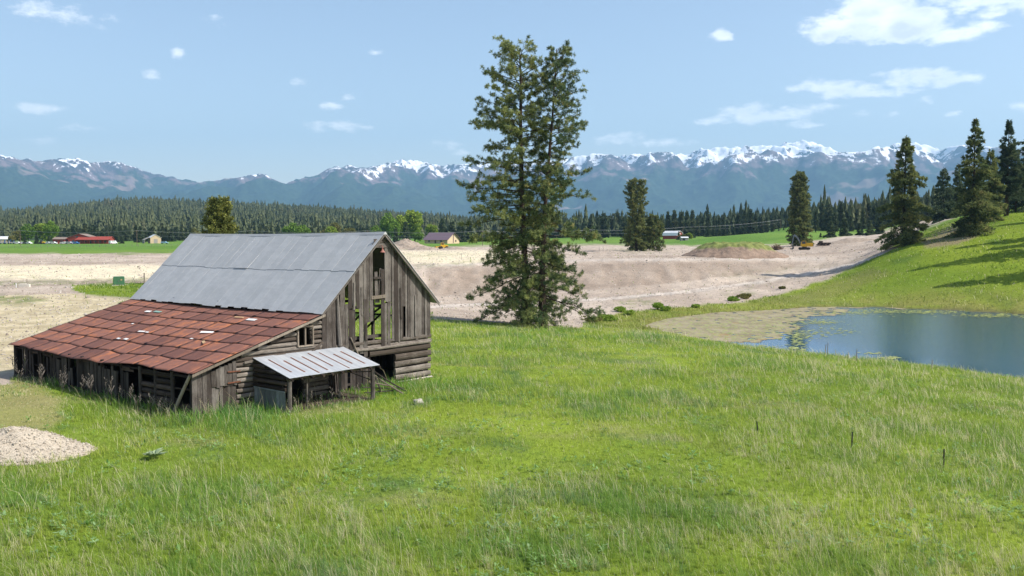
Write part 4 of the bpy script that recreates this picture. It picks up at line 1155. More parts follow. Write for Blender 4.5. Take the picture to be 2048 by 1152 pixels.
T, H = tree_at(1305, 487, 332, 430, name='pine_tree', label='short bushy pine leaning out right of the lone tall pine', cat='pine tree')
hh2 = H
pine(T, 42, [(0, 0, 0), (.3, 0, H * .5), (.4, 0, H * .95)], .3, lambda z, a: np.interp(z / hh2, [0, .2, .6, 1], [3.5, 4.6, 4.0, 1.2]), .7, 110, tuft=(9, .85, .26), per=1.1, foliage=L_FIR, droop=.1)
T, H = tree_at(440, 540, 150, 392, name='conifer_tree', label='big olive green bushy conifer rising behind the barn roof', cat='conifer')
hh3 = H
pine(T, 43, [(0, 0, 0), (.1, 0, H * .5), (0, 0, H * .95)], .4, lambda z, a: np.interp(z / hh3, [0, .2, .5, .8, .93, 1], [3.2, 3.6, 3.0, 2.3, 1.5, .5]), .5, 330, tuft=(9, .55, .16), per=2.2, foliage=L_JUN, droop=-.05)

# ---- rows of single conifers in front of the woods, copied from a few hand built kinds
KIND = {}
def kind(name, fn, gname, cat='conifer'):
    r_ = bpy.data.objects.new(gname, None); r_.empty_display_size = .2
    COL.objects.link(r_); fn(r_)
    KIND[name] = (r_, cat)
kind('spire', lambda r_: fir(r_, 51, 20, 3.4, .03, 850, .95, L_FAR, .3, 4, 1.5, .6, levels=90), 'conifer_tree')
kind('full', lambda r_: fir(r_, 52, 20, 4.3, .03, 950, 1.5, L_FAR, .3, 4, 1.6, .65, levels=90), 'conifer_tree')
kind('thin', lambda r_: fir(r_, 53, 20, 2.8, .15, 700, .9, L_FAR, .3, 4, 1.4, .5, bare=.3, levels=80), 'conifer_tree')
kind('spruce', lambda r_: fir(r_, 54, 20, 5.0, .01, 1000, 1.3, L_BLUE, .3, 4, 1.6, .65, levels=90), 'spruce_tree', 'spruce')
kind('green', lambda r_: broadleaf(r_, 55, 20, 8, L_GREEN, 1500, 16, 1.6, 1.0), 'broadleaf_tree', 'tree')
kind('lime', lambda r_: broadleaf(r_, 56, 20, 7, L_LIME, 1400, 13, 1.6, 1.0), 'broadleaf_tree', 'tree')
kind('olive', lambda r_: broadleaf(r_, 57, 20, 8, L_OLIVE, 1400, 15, 1.6, 1.0), 'broadleaf_tree', 'tree')
USED = set()
ORD = 'first second third fourth fifth sixth seventh eighth ninth tenth eleventh twelfth thirteenth fourteenth fifteenth sixteenth seventeenth eighteenth nineteenth twentieth'.split()
ORD += ['twenty ' + w for w in ORD[:9]] + ['thirtieth'] + ['thirty ' + w for w in ORD[:9]] + ['fortieth']
def ordinal_labels(group, text, key=lambda o: o.location.x / o.location.y):
    L = sorted([o for o in COL.objects if o.get('group') == group], key=key)
    for i_, o in enumerate(L):
        o['label'] = text % ('leftmost' if i_ == 0 else 'rightmost' if i_ == len(L) - 1 else ORD[i_] + ' from left')
RT = random.Random(77)
def plant(k, px, Y, top, label, group=None, wide=1.0, Hm=None):
    src, cat = KIND[k]
    o = src if k not in USED else copy_tree(src)
    USED.add(k)
    x, y, z = spot(px, 0, Y)
    H = Hm or CAMZ + (HORIZ - top) / FPX * Y - z
    H = max(H, 2.5)
    o.location = (x, y, z - .2); o.rotation_euler = (0, 0, RT.uniform(0, 6.28)); s0 = H / 20
    o.scale = (s0 * wide, s0 * wide, s0)
    return tag(o, label, cat, group)
# far edge of the right hand woods, across the field (photo columns 1180-1560)
G1 = 'conifers along the edge of the far woods'
tops = [(1335, 423), (1348, 421), (1362, 424), (1373, 423), (1384, 421), (1395, 435), (1405, 434), (1416, 429), (1427, 436), (1437, 433), (1446, 430), (1455, 431), (1466, 434), (1476, 428), (1488, 421), (1500, 419), (1510, 424), (1522, 433), (1532, 431), (1545, 436), (1557, 430), (1570, 436)]
for px, tp in tops:
    plant(RT.choice(['spire', 'spire', 'thin']), px, 745 + RT.uniform(-25, 35), tp, 'slender conifer in the pointed tree row behind the red gambrel barn', G1, RT.uniform(.85, 1.1))
G2 = 'pines at the left end of the far woods'
px = 1184
while px < 1330:
    plant(RT.choice(['full', 'spire', 'full']), px, 760 + RT.uniform(-30, 60), RT.uniform(426, 436), 'rounded pine in the even wood edge left of the red gambrel barn', G2, RT.uniform(.9, 1.2)); px += RT.uniform(8, 12)
G3 = 'low dark spruces before the far woods'
px = 1415
while px < 1570:
    plant('spruce', px, 660 + RT.uniform(-10, 10), RT.uniform(452, 460), 'low dark spruce in the windbreak at the foot of the far woods', G3, 1.1); px += RT.uniform(9, 13)
# hillside woods right of the excavator
G4 = 'conifers scattered on the slope behind the excavator'
for px, Y, tp in [(1630, 560, 420), (1642, 600, 405), (1655, 590, 408), (1668, 570, 425), (1680, 600, 403), (1692, 620, 420), (1700, 560, 430), (1712, 600, 418), (1724, 560, 415), (1735, 600, 405), (1746, 590, 410), (1756, 560, 412), (1768, 590, 400), (1780, 560, 410), (1838, 600, 395), (1852, 560, 392), (1862, 600, 398), (1790, 600, 400), (1828, 540, 404)]:
    plant(RT.choice(['spire', 'full', 'thin', 'spire']), px, Y, tp, 'dark conifer on the slope between the round topped fir and the broad fir', G4, RT.uniform(.95, 1.25))
for px, Y, tp, lb in [(1660, 440, 441, 'small full spruce on the grass slope right behind the excavator'), (1688, 450, 436, 'mid sized spruce at the top of the gravel ramp behind the excavator'), (1718, 440, 445, 'bushy low spruce at the gravel ramp, left of the widest one'), (1738, 420, 440, 'widest low spruce beside the gravel ramp'), (1757, 430, 432, 'dark spruce nearest the broad fir on the gravel ramp'), (1640, 455, 466, 'tiny dark spruce bush right of the lone round topped fir')]:
    plant('spruce', px, Y, tp, lb, None, 1.25)
# left: trees round the farmyards
LEFT = [('green', 58, 590, 449, 'bright green broadleaf tree left of the red farm buildings', 1.0), ('olive', 40, 610, 455, 'olive budding tree at the left edge of the farmyard', .9), ('lime', 86, 640, 446, 'yellow green tree top showing behind the farmyard trees', 1.3),
        ('green', 103, 600, 443, 'tall green tree just left of the red barn roof', .9), ('olive', 25, 560, 468, 'low bronze bush beside the blue farm implements', 1.1), ('spruce', 52, 555, 472, 'small dark spruce in front of the bright green tree', 1.0), ('spruce', 75, 560, 470, 'small dark spruce before the parked vehicles', 1.2), ('spruce', 100, 575, 471, 'small dark spruce at the left gable of the red farm', 1.2),
        ('spruce', 245, 585, 474, 'little round conifer alone in the field right of the red farm', 1.5),
        ('olive', 396, 640, 458, 'yellowish shrub beside the pale grey shed', .8), ('olive', 390, 650, 452, 'thin golden tree right of the pale grey shed', .6),
        ('green', 585, 640, 447, 'green rounded tree, left of the clump behind the barn roof', 1.3), ('green', 607, 645, 451, 'green rounded tree, right of the clump behind the barn roof', 1.3), ('olive', 655, 650, 453, 'olive shrub behind the middle of the barn roof', 1.1), ('olive', 672, 655, 440, 'tall bronze budding tree behind the barn roof', .7), ('olive', 700, 645, 452, 'golden shrub behind the barn ridge', 1.3), ('lime', 665, 640, 452, 'lime shrub behind the barn ridge', 1.2),
        ('green', 753, 640, 452, 'small green tree above the barn gable peak', 1.0), ('green', 778, 650, 428, 'tall green poplar left of the great lime tree', .8), ('lime', 800, 655, 430, 'lime green poplar next to the great lime tree', .8), ('lime', 830, 665, 420, 'great lime green tree behind the dark round spruce', 1.05), ('green', 790, 640, 440, 'green poplar before the lime trees', .8),
        ('spruce', 812, 600, 443, 'dark round spruce in front of the lime green trees', .95), ('spruce', 792, 605, 456, 'smaller dark spruce left of the round spruce', 1.0), ('green', 836, 585, 461, 'low bright green bush left of the brown roofed house', 1.2), ('lime', 865, 650, 448, 'lime bush behind the brown roofed house', 1.2),
        ('spruce', 885, 640, 437, 'spruce just behind the ridge of the brown roofed house', 1.0), ('spruce', 905, 640, 442, 'broad blue spruce right behind the brown roofed house', 1.2), ('spruce', 922, 620, 444, 'broad blue spruce at the right end of the brown roofed house', 1.3), ('spruce', 940, 630, 446, 'dark spruce half hidden by the tall pine pair', 1.3), ('spruce', 960, 640, 450, 'dark spruce behind the left boughs of the tall pine pair', 1.3),
        ('spruce', 1357, 600, 462, 'dark spruce at the gable of the red gambrel barn', .9), ('lime', 1378, 590, 465, 'wide yellow green willow right of the red gambrel barn', 1.7), ('spruce', 1386, 640, 458, 'dark spruce behind the yellow green willow', .9), ('olive', 1366, 590, 466, 'olive shrub before the red gambrel barn', 1.4)]
for k, px, Y, tp, lb, wd in LEFT:
    plant(k, px, Y, tp, lb, None, wd)
G5 = 'dark conifers behind the farmyards'
px = 112
while px < 400:
    plant(RT.choice(['spruce', 'full', 'spire', 'spruce']), px, RT.uniform(645, 760), RT.uniform(448, 458) if px < 330 else RT.uniform(452, 462), 'dark conifer in the belt behind the red farm and the pale grey shed', G5, RT.uniform(1, 1.3)); px += RT.uniform(7, 12)
G6 = 'dark conifers behind the barn ridge'
px = 476
while px < 760:
    plant(RT.choice(['spruce', 'full', 'spire']), px, RT.uniform(700, 800), RT.uniform(449, 456), 'dark conifer in the belt just above the barn ridge', G6, RT.uniform(1, 1.3)); px += RT.uniform(9, 14)

ordinal_labels(G1, 'slender conifer, %s in the pointed row behind the red gambrel barn')
ordinal_labels(G2, 'rounded pine, %s along the wood edge left of the red gambrel barn')
ordinal_labels(G3, 'low dark spruce, %s in the windbreak before the far woods')
ordinal_labels(G4, 'dark conifer, %s on the wooded slope behind the excavator')
ordinal_labels(G5, 'dark conifer, %s in the belt behind the red farm')
ordinal_labels(G6, 'dark conifer, %s in the belt above the barn ridge')

# ---- far woods as one mass
def wood_mass(name, label, P, Hs, Rs, mat, seed, layers=5, fan=6):
    rg = np.random.default_rng(seed); n = len(P)
    lv = np.linspace(.12, .86, layers)
    n_ = n * layers * fan
    tid = np.repeat(np.arange(n), layers * fan)
    f = np.tile(np.repeat(lv, fan), n) + rg.uniform(-.07, .07, n_)
    a = np.tile(np.arange(fan) / fan * 2 * np.pi, n * layers) + rg.uniform(-.5, .5, n_)
    H, Rr = Hs[tid], Rs[tid]
    r = Rr * (1 - f) ** .55 * rg.uniform(.7, 1.2, n_) + .15
    top = np.stack([P[tid, 0] + rg.normal(0, .1, n_), P[tid, 1] + rg.normal(0, .1, n_), P[tid, 2] + H * np.minimum(f + .26, 1.0)], 1)
    dz = P[tid, 2] + H * np.maximum(f - .06, 0)
    da = .62
    A_ = np.stack([P[tid, 0] + np.sin(a - da) * r, P[tid, 1] + np.cos(a - da) * r, dz], 1)
    B_ = np.stack([P[tid, 0] + np.sin(a + da) * r, P[tid, 1] + np.cos(a + da) * r, dz + rg.normal(0, .4, n_)], 1)
    V = np.stack([top, A_, B_], 1).reshape(-1, 3); F = np.arange(len(V)).reshape(-1, 3)
    var = np.repeat(rg.random(n)[tid] * .7 + rg.random(n_) * .4, 3)
    o = array_mesh(name, V, F, mat, fl={'var': var})
    return tag(o, label, None, None, 'stuff')
rg = np.random.default_rng(5)
def scatter(n, px0, px1, Y0, Y1, keep=None, power=1.0):
    px = rg.uniform(px0, px1, n); Y = Y0 + (Y1 - Y0) * rg.random(n) ** power
    x = (px - 1024) / FPX * Y; z = ground(x, Y)
    P = np.stack([x, Y, z], 1)
    if keep is not None: P = P[keep(px, Y)]
    return P
P1 = scatter(9500, -320, 1010, 860, 2750, lambda px, Y: (Y > 900) , .8)
wood_mass('forest', 'dark pine forest covering the long low hill at the left', P1, rg.gamma(14, 1.1, len(P1)) + 1, rg.uniform(3.0, 6.2, len(P1)), L_FAR, 61)
P2 = scatter(2600, 1010, 1620, 775, 1500, None, 1.3)
wood_mass('forest', 'conifer woods on the flat beyond the right hand field', P2, rg.gamma(12, 1.25, len(P2)), rg.uniform(2.6, 4.2, len(P2)), L_FAR, 62)
P3 = scatter(1300, 1610, 2080, 590, 1150, lambda px, Y: (Y > 640) | (px > 1700), 1.2)
wood_mass('forest', 'conifer woods climbing the slope behind the green hill at the right', P3, rg.gamma(10, 1.5, len(P3)), rg.uniform(2.6, 4.4, len(P3)), L_FAR, 63)

# ------------------------------------------------------------------ things on the gravel bench and the far fields
m_yel = plain('machine_yellow', (.62, .36, .02), .45, .15); m_gls = plain('dark_window_glass', (.03, .04, .05), .1, .1, spec=.6)
m_steelb = plain('boom_grey_paint', (.16, .19, .21), .5, .2); m_red = plain('barn_red_boards', (.27, .05, .035), .8, .15); m_brn = plain('brown_metal_roof', (.13, .09, .09), .5, .1); m_tan = plain('tan_siding', (.55, .42, .28), .8, .08)
m_gsid = plain('grey_siding', (.30, .28, .26), .8, .1); m_lroof = plain('light_metal_roof', (.62, .63, .64), .5, .1); m_broof = plain('brown_shingles', (.22, .17, .14), .8, .15)
m_blue = plain('painted_blue_steel', (.05, .16, .38), .5, .1); m_wht = plain('white_body_paint', (.75, .76, .77), .35, .05); m_tyre = plain('black_rubber', (.03, .03, .03), .9, .1)
m_gbox = plain('transformer_green', (.06, .16, .08), .5, .1); m_conc = plain('pale_concrete', (.55, .51, .44), .9, .15); m_steel = plain('worn_steel', (.16, .15, .14), .5, .3)
m_pole = plain('creosoted_pole', (.16, .12, .09), .9, .2, 2); m_wire = plain('dull_wire', (.35, .35, .36), .5, .05); m_dirt = plain('turned_soil', (.26, .18, .12), .95, .4, 1.2)
m_wood = plain('grey_fence_wood', (.20, .17, .14), .9, .3)

# green transformer box on a pad
p = spot(237, 571, 146)
T = thing('utility_box', 'dark green metal utility box on the pale dirt left of the barn roof', 'utility box', p, .35)
mb = MB(); mb.prism([(-.85, .10), (.85, .10), (.85, 1.35), (.75, 1.50), (-.75, 1.50), (-.85, 1.35)], -.55, .55, 'y'); mb.build('cabinet', m_gbox, T, bevel=.02)
mb = MB(); mb.box(-.80, .80, -.60, -.56, .18, 1.25); d_ = mb.build('door', m_gbox, T)
mb = MB(); mb.box(-.06, .06, -.66, -.60, .65, .85); mb.build('handle', m_steel, d_)
mb = MB(); mb.box(.3, .55, -.612, -.60, .85, 1.05); mb.build('warning_plate', m_patch_o, d_)
mb = MB(); mb.box(-1.0, 1.0, -.75, .75, -.2, .10); mb.build('pad', m_conc, T)
# posts, rods and blocks round it
def stick(name, px, base, Y, h, r_, lab, cat, mat=None, lean=(0, 0), group=None, n=6):
    p = spot(px, base, Y); mb = MB(int(px))
    mb.tube([(p[0], p[1], p[2] - .15), (p[0] + lean[0] * .5, p[1], p[2] + h * .5), (p[0] + lean[0], p[1] + lean[1], p[2] + h)], [r_, r_ * .95, r_ * .85], n)
    mb.tube([(p[0] + lean[0], p[1] + lean[1], p[2] + h), (p[0] + lean[0], p[1] + lean[1], p[2] + h + .03)], [r_ * .85, r_ * .3], n)
    return tag(mb.build(name, mat or m_wood), lab, cat, group)
stick('wooden_post', 288, 567, 148, 2.0, .11, 'upright wooden post just left of the barn roof edge', 'post')
stick('steel_rod', 262, 560, 150, 1.3, .03, 'thin bent steel rod between the green box and the wooden post', 'rod', m_steel, (.6, 0))
stick('steel_rod', 272, 559, 151, 1.1, .03, 'second bent rod, right of the first, leaning the other way', 'rod', m_steel, (-.7, 0))
stick('steel_rod', 300, 558, 155, 1.5, .03, 'thin rod standing right of the wooden post', 'rod', m_steel, (.2, 0))
stick('survey_stake', 53, 566, 143, 1.2, .05, 'short stake behind the pale concrete block at the left', 'stake')
stick('survey_stake', 31, 572, 140, .7, .05, 'small pale stake left of the concrete block', 'stake', m_wht)
p = spot(48, 568, 141); mb = MB(); mb.obox((p[0], p[1], p[2] + .25), (1.6, .7, .55), (0, .02, .15)); mb.obox((p[0] - .2, p[1], p[2] + .56), (.9, .5, .08), (0, 0, .15))
tag(mb.build('concrete_block', m_conc, bevel=.03), 'pale concrete block lying on the dirt near the left edge', 'concrete block')
for k, (px, b_, Y, h, lb) in enumerate([(820, 522, 215, 1.5, 'thin stake just right of the barn roof on the pale ground'), (923, 516, 235, 1.5, 'thin stake on the pale ground left of the pine pair'), (875, 505, 330, 1.2, 'small stake near the yellow machine on the plateau'), (860, 506, 340, 1.2, 'tiny stake left of its neighbour before the yellow machine'),
                                    (1198, 505, 330, 1.9, 'left of two thin stakes at the bench edge right of the pines'), (1206, 505, 330, 1.9, 'right of two thin stakes at the bench edge right of the pines'), (1318, 502, 350, 1.0, 'dark short stake in the middle of the gravel bench'), (1640, 521, 225, .9, 'dark little stake on the gravel right of the weedy soil mound'), (1384, 504, 330, .9, 'dark little stake left of the weedy soil mound')]):
    stick('survey_stake', px, b_, Y, h, .05, lb, 'stake', m_wood)
# dark steel posts in the meadow and at the pond edge
for px, base, Y, h, ln, lb in [(1521, 852, 41.5, .62, -.06, 'black steel post leaning left in the meadow, leftmost of three'), (1711, 868, 40, .72, .02, 'black steel post in the meadow, middle one of three'), (1898, 893, 37.5, .80, .0, 'black steel post in the meadow, nearest the right edge'),
                               (1097, 662, 90, .85, .03, 'dark bare stub of a sapling in front of the right hand pine trunk'), (1653, 716, 79, 1.1, .1, 'thin post at the pond edge, left one of the close pair'), (1658, 716, 79, 1.3, .05, 'taller thin post at the pond edge, right one of the close pair'), (1717, 722, 76, 1.0, .02, 'thin dark post standing by itself at the pond edge'), (1700, 722, 78, .6, 0, 'short stub between the thin posts at the pond edge'), (1869, 738, 70, .8, .02, 'short thin post at the pond edge toward the right')]:
    stick('steel_post', px, base, Y, h, .035, lb, 'post', m_black if Y < 60 else m_wood, (ln, 0))

def mound(name, px, Y, rx, ry, h, mat, lab, cat, seed, rot=0., n=70, rough_=.18, flat=0.0, col=None, scale=1.0, kind_=None, e=1.5):
    x0, y0, _ = spot(px, 0, Y)
    gx, gy = np.meshgrid(np.linspace(-1.15, 1.15, n), np.linspace(-1.15, 1.15, n))
    rr = np.hypot(gx, gy) * (1 + .25 * (fbm(gx * 1.5 + seed, gy * 1.5, seed) - .5))
    hgt = h * np.clip(1 - rr, 0, 1 - flat) / (1 - flat)
    hgt = np.where(rr < 1, hgt ** 1.0, 0) * (1 + rough_ * 2 * (fbm(gx * 5 / scale, gy * 5 / scale, seed + 1) - .5))
    hgt += sstep(1 - rr, 0, .15) * h * rough_ * (fbm(gx * 16, gy * 16, seed + 2) - .5) * .7
    hgt += np.where(rr > .98, -.25, 0)
    lx, ly = gx * rx, gy * ry
    X = x0 + lx * math.cos(rot) - ly * math.sin(rot); Y_ = y0 + lx * math.sin(rot) + ly * math.cos(rot)
    Z = ground(X, Y_) + hgt
    F = (np.arange(n - 1)[:, None] * n + np.arange(n - 1)[None, :]).ravel(); F = np.stack([F, F + 1, F + n + 1, F + n], 1)
    V = np.stack([X.ravel(), Y_.ravel(), Z.ravel()], 1)
    cc = None
    if col is not None: cc = col(gx, gy, hgt / h).reshape(-1, 3)
    return V, F, cc, (X, Y_, Z)
def colmat(name, sc=3.0, lo=.7, hi=1.3):
    m, nt, b = new_mat(name, .95, .1)
    n = nt.math('MULTIPLY', nt.ramp(nt.noise(sc, 6, .7, nt.pos()), .25, .75, lo, hi, False), nt.ramp(nt.noise(sc * 5, 4, .7, nt.pos()), .25, .75, lo, hi, False))
    vm = nt.n('ShaderNodeVectorMath', operation='SCALE'); nt.link(nt.attr('col').outputs['Color'], vm.inputs[0]); nt.link(n, vm.inputs['Scale'])
    nt.link(vm.outputs[0], b.inputs['Base Color']); bump(nt, b, nt.noise(sc * 3, 5, .7, nt.pos()), .8, .15)
    return m
m_col = colmat('mound_soil', 1.2)
m_colnear = colmat('pile_gravel', 9, .8, 1.2)

def stones(P, size, rg, flat=.75):
    """small angular stones: deformed octahedra"""
    n = len(P)
    base = np.array([(1, 0, 0), (0, 1, 0), (-1, 0, 0), (0, -1, 0), (0, 0, 1), (0, 0, -1)], float)
    V = base[None] * (rg.uniform(.6, 1.25, (n, 6, 1))) + rg.normal(0, .12, (n, 6, 3))
    V[:, :, 2] *= flat
    a = rg.uniform(0, 6.28, n); c_, s_2 = np.cos(a)[:, None], np.sin(a)[:, None]
    V = np.stack([V[:, :, 0] * c_ - V[:, :, 1] * s_2, V[:, :, 0] * s_2 + V[:, :, 1] * c_, V[:, :, 2]], 2) * np.asarray(size)[:, None, None] + P[:, None, :]
    f = np.array([(0, 1, 4), (1, 2, 4), (2, 3, 4), (3, 0, 4), (1, 0, 5), (2, 1, 5), (3, 2, 5), (0, 3, 5)])
    F = (np.arange(n)[:, None, None] * 6 + f[None]).reshape(-1, 3)
    return V.reshape(-1, 3), F

# gravel heap in the left foreground
rgp = np.random.default_rng(9)
def gcol(gx, gy, h):
    n = fbm(gx * 14, gy * 14, 3)
    return lerp(C(.52, .44, .34), C(.68, .59, .47), n)
V, F, cc, G_ = mound('gravel_pile', 22, 35.4, 3.15, 2.2, 1.0, None, '', '', 4, .05, 130, .10, .12, gcol, .8)
pile = array_mesh('gravel_pile', V, F, m_colnear, col=cc)
tag(pile, 'heap of pale stones and gravel in the grass at the lower left', 'gravel pile')
i = rgp.integers(0, len(V), 5200); keep = (V[i, 2] - ground(V[i, 0], V[i, 1])) > .0
P = V[i][keep] + rgp.normal(0, .05, (keep.sum(), 3)) * [1, 1, .2]
sz = rgp.uniform(.015, .05, len(P)) * np.where(rgp.random(len(P)) < .12, 2.0, 1)
V2, F2 = stones(P, sz, rgp)
c2 = np.repeat(lerp(C(.42, .35, .27), C(.76, .69, .58), rgp.random(len(P))), 6, axis=0)
tag(array_mesh('loose_stones', V2, F2, m_colnear, pile, col=c2), kind='stuff')

# stones strewn on the gravel ground
n = 38000
az_ = rgp.uniform(math.radians(-33), math.radians(33), n); r_ = np.exp(rgp.uniform(math.log(70), math.log(420), n))
x, y = np.sin(az_) * r_, np.cos(az_) * r_
k = (grid_at(w_grav, x, y) > .6); x, y, r_ = x[k], y[k], r_[k]
P = np.stack([x, y, ground(x, y) + .01], 1)
sz = rgp.gamma(2.0, .035, len(P)) * (r_ / 130) ** .6 + .02
V2, F2 = stones(P, np.minimum(sz, .5), rgp)
c2 = np.repeat(lerp(C(.30, .25, .205), C(.60, .54, .48), rgp.random(len(P)) ** 1.2), 6, axis=0)
tag(array_mesh('scattered_stones', V2, F2, m_colnear, col=c2), 'loose stones strewn over the gravel bank and bench', kind='stuff')

# soil mounds
def bcol(gx, gy, h):
    n = fbm(gx * 6, gy * 6, 8)
    c0 = lerp(C(.19, .135, .10), C(.31, .23, .175), n)
    g_ = sstep(h + (n - .5) * .5 + gy * .35, .34, .56)
    return lerp(c0, lerp(C(.12, .17, .04), C(.21, .23, .07), fbm(gx * 14, gy * 14, 5)), g_ * .9)
V, F, cc, _g = mound('m', 1468, 256, 15.5, 11, 3.9, None, '', '', 12, .05, 130, .2, .55, bcol, .7)
tag(array_mesh('soil_mound', V, F, m_col, col=cc), 'long low soil mound with weeds on top and a raw brown face', 'soil mound')
def dcol(gx, gy, h): return lerp(C(.26, .205, .16), C(.36, .30, .245), fbm(gx * 8, gy * 8, 8))
for px, Y, rx, ry, h, sd, lb in [(812, 400, 13, 7, 4.2, 21, 'big pale dirt heap before the green bush near the brown roofed house'), (775, 395, 9, 6, 2.6, 22, 'low dirt heap at the right slope of the barn roof'), (850, 380, 8, 5, 1.6, 23, 'lowest dirt heap just left of the yellow loader'), (905, 390, 7, 5, 1.3, 26, 'flat dirt heap right of the yellow loader'), (1700, 345, 12, 5, 1.6, 24, 'flat pale heap of spoil at the gravel ramp')]:
    V, F, cc, _g = mound('m', px, Y, rx, ry, h, None, '', '', sd, 0, 60, .3, .1, dcol)
    tag(array_mesh('dirt_heap', V, F, m_col, col=cc), lb, 'dirt heap')
# brush pile and timber stack
def brush(px, Y, w, h, lab, seed):
    rb_ = random.Random(seed); p = spot(px, 0, Y); mb = MB(seed)
    for _ in range(170):
        a = rb_.uniform(0, 6.28); r1 = rb_.random() * w * .5; q = Vector((p[0] + math.cos(a) * r1, p[1] + math.sin(a) * r1 * .7, p[2] + rb_.random() * h * (1 - r1 / w * 1.6)))
        d = Vector((rb_.uniform(-1, 1), rb_.uniform(-1, 1), rb_.uniform(-.3, .7))).normalized() * rb_.uniform(.6, 1.6)
        mb.tube([q, q + d], [.12, .05], 4, cap=False)
    return tag(mb.build('brush_pile', plain('dry_brush_%d' % seed, (.22, .15, .10), .9, .4)), lab, 'brush pile')
brush(1553, 330, 4.6, 2.4, 'brown heap of uprooted brush between the soil mound and the excavator', 3)
p = spot(1648, 492, 335)
T = thing('log_stack', 'stack of grey cut logs on the gravel right of the excavator', 'log stack', p, .1)
for k in range(9):
    mb = MB(k); row = k // 4; mb.tube([(-2.3 + (k % 4) * 1.25 + row * .5, -.8, .35 + row * .6), (-2.2 + (k % 4) * 1.25 + row * .5, 1.6, .36 + row * .6)], .34, 8); mb.build('log', BARK, T)

# excavator
p = spot(1608, 496, 306)
T = thing('excavator', 'yellow excavator on dark tracks with its dark boom folded over the gravel', 'excavator', p, math.radians(-14))
for s in (-1, 1):
    mb = MB(); pl = [(-1.9, .35), (-1.6, .06), (1.6, .06), (1.9, .35), (1.9, .62), (1.6, .88), (-1.6, .88), (-1.9, .62)]
    mb.prism(pl, s * 1.25 - .28, s * 1.25 + .28, 'y')
    for k in range(14): mb.box(-1.75 + k * .26, -1.65 + k * .26, s * 1.25 - .31, s * 1.25 + .31, .86, .93)
    mb.build('track', m_tyre, T)
mb = MB(); mb.box(-.7, .7, -1, 1, .5, 1.15); mb.build('undercarriage', m_steel, T)
mb = MB(); mb.prism([(-1.2, 1.15), (2.35, 1.15), (2.75, 1.4), (2.75, 2.2), (2.45, 2.4), (.6, 2.4), (.5, 1.9), (-1.2, 1.7)], -1.35, 1.35, 'y'); mb.build('body', m_yel, T, bevel=.05)
mb = MB(); mb.box(2.55, 2.95, -1.3, 1.3, 1.25, 2.1); mb.build('counterweight', m_black, T, bevel=.08)
mb = MB(); mb.prism([(-1.25, 1.7), (.45, 1.7), (.45, 3.15), (-.85, 3.15), (-1.25, 2.5)], -1.34, -.35, 'y'); cab_ = mb.build('cab', m_yel, T)
mb = MB(); mb.box(-.9, .3, -1.36, -1.342, 2.1, 3.0); mb.box(.452, .47, -1.25, -.45, 2.1, 3.0); mb.prism([(-1.28, 2.0), (-1.26, 2.0), (-1.26, 2.5), (-.87, 3.1), (-.90, 3.1), (-1.28, 2.5)], -1.25, -.45, 'y'); mb.build('window', m_gls, cab_)
mb = MB(); mb.tube([(-.9, .15, 1.6), (-2.4, .15, 4.4)], [.28, .36], 4); mb.tube([(-2.4, .15, 4.4), (-3.6, .15, 5.1)], [.36, .2], 4); mb.tube([(-1.2, .5, 1.9), (-2.3, .45, 3.9)], .07, 6); mb.build('boom', m_steelb, T)
mb = MB(); mb.tube([(-3.3, .15, 5.3), (-3.6, .15, 4.9), (-4.1, .15, 1.7)], [.15, .25, .17], 4); mb.tube([(-2.6, .15, 4.9), (-3.4, .15, 5.35)], .07, 6); mb.build('stick', m_steelb, T)
mb = MB(); mb.prism([(-4.5, 1.8), (-3.9, 1.9), (-3.5, 1.2), (-3.45, .5), (-3.9, .1), (-4.6, .12), (-4.75, .6), (-4.2, .5), (-3.95, .8), (-4.1, 1.3)], -.55, .65, 'y'); mb.build('bucket', m_steel, T)
# yellow loader on the plateau
p = spot(884, 486, 400)
T = thing('wheel_loader', 'small yellow wheel loader parked before the brown roofed house', 'loader', p, math.radians(20))
mb = MB(); mb.prism([(-1.0, .8), (2.6, .8), (2.7, 1.9), (.9, 2.1), (-1.0, 1.7)], -.9, .9, 'y'); mb.build('body', m_yel, T, bevel=.06)
mb = MB(); mb.prism([(-.5, 1.8), (.9, 1.8), (.8, 3.0), (-.4, 3.0)], -.7, .7, 'y'); c_ = mb.build('cab', m_yel, T)
mb = MB(); mb.box(-.3, .7, -.72, -.71, 2.1, 2.85); mb.build('window', m_gls, c_)
for x_ in (-.6, 2.0):
    for s in (-1, 1):
        mb = MB(); mb.tube([(x_, s * .75, .75), (x_, s * 1.25, .75)], .75, 14); mb.build('wheel', m_tyre, T)
mb = MB(); mb.tube([(-.9, 0, 1.5), (-2.8, 0, .9)], .2, 4); mb.build('arm', m_yel, T)
mb = MB(); mb.prism([(-2.7, .3), (-3.5, .2), (-3.9, .3), (-3.3, .45), (-3.0, 1.5), (-2.7, 1.4)], -1.3, 1.3, 'y'); mb.build('bucket', m_yel, T)

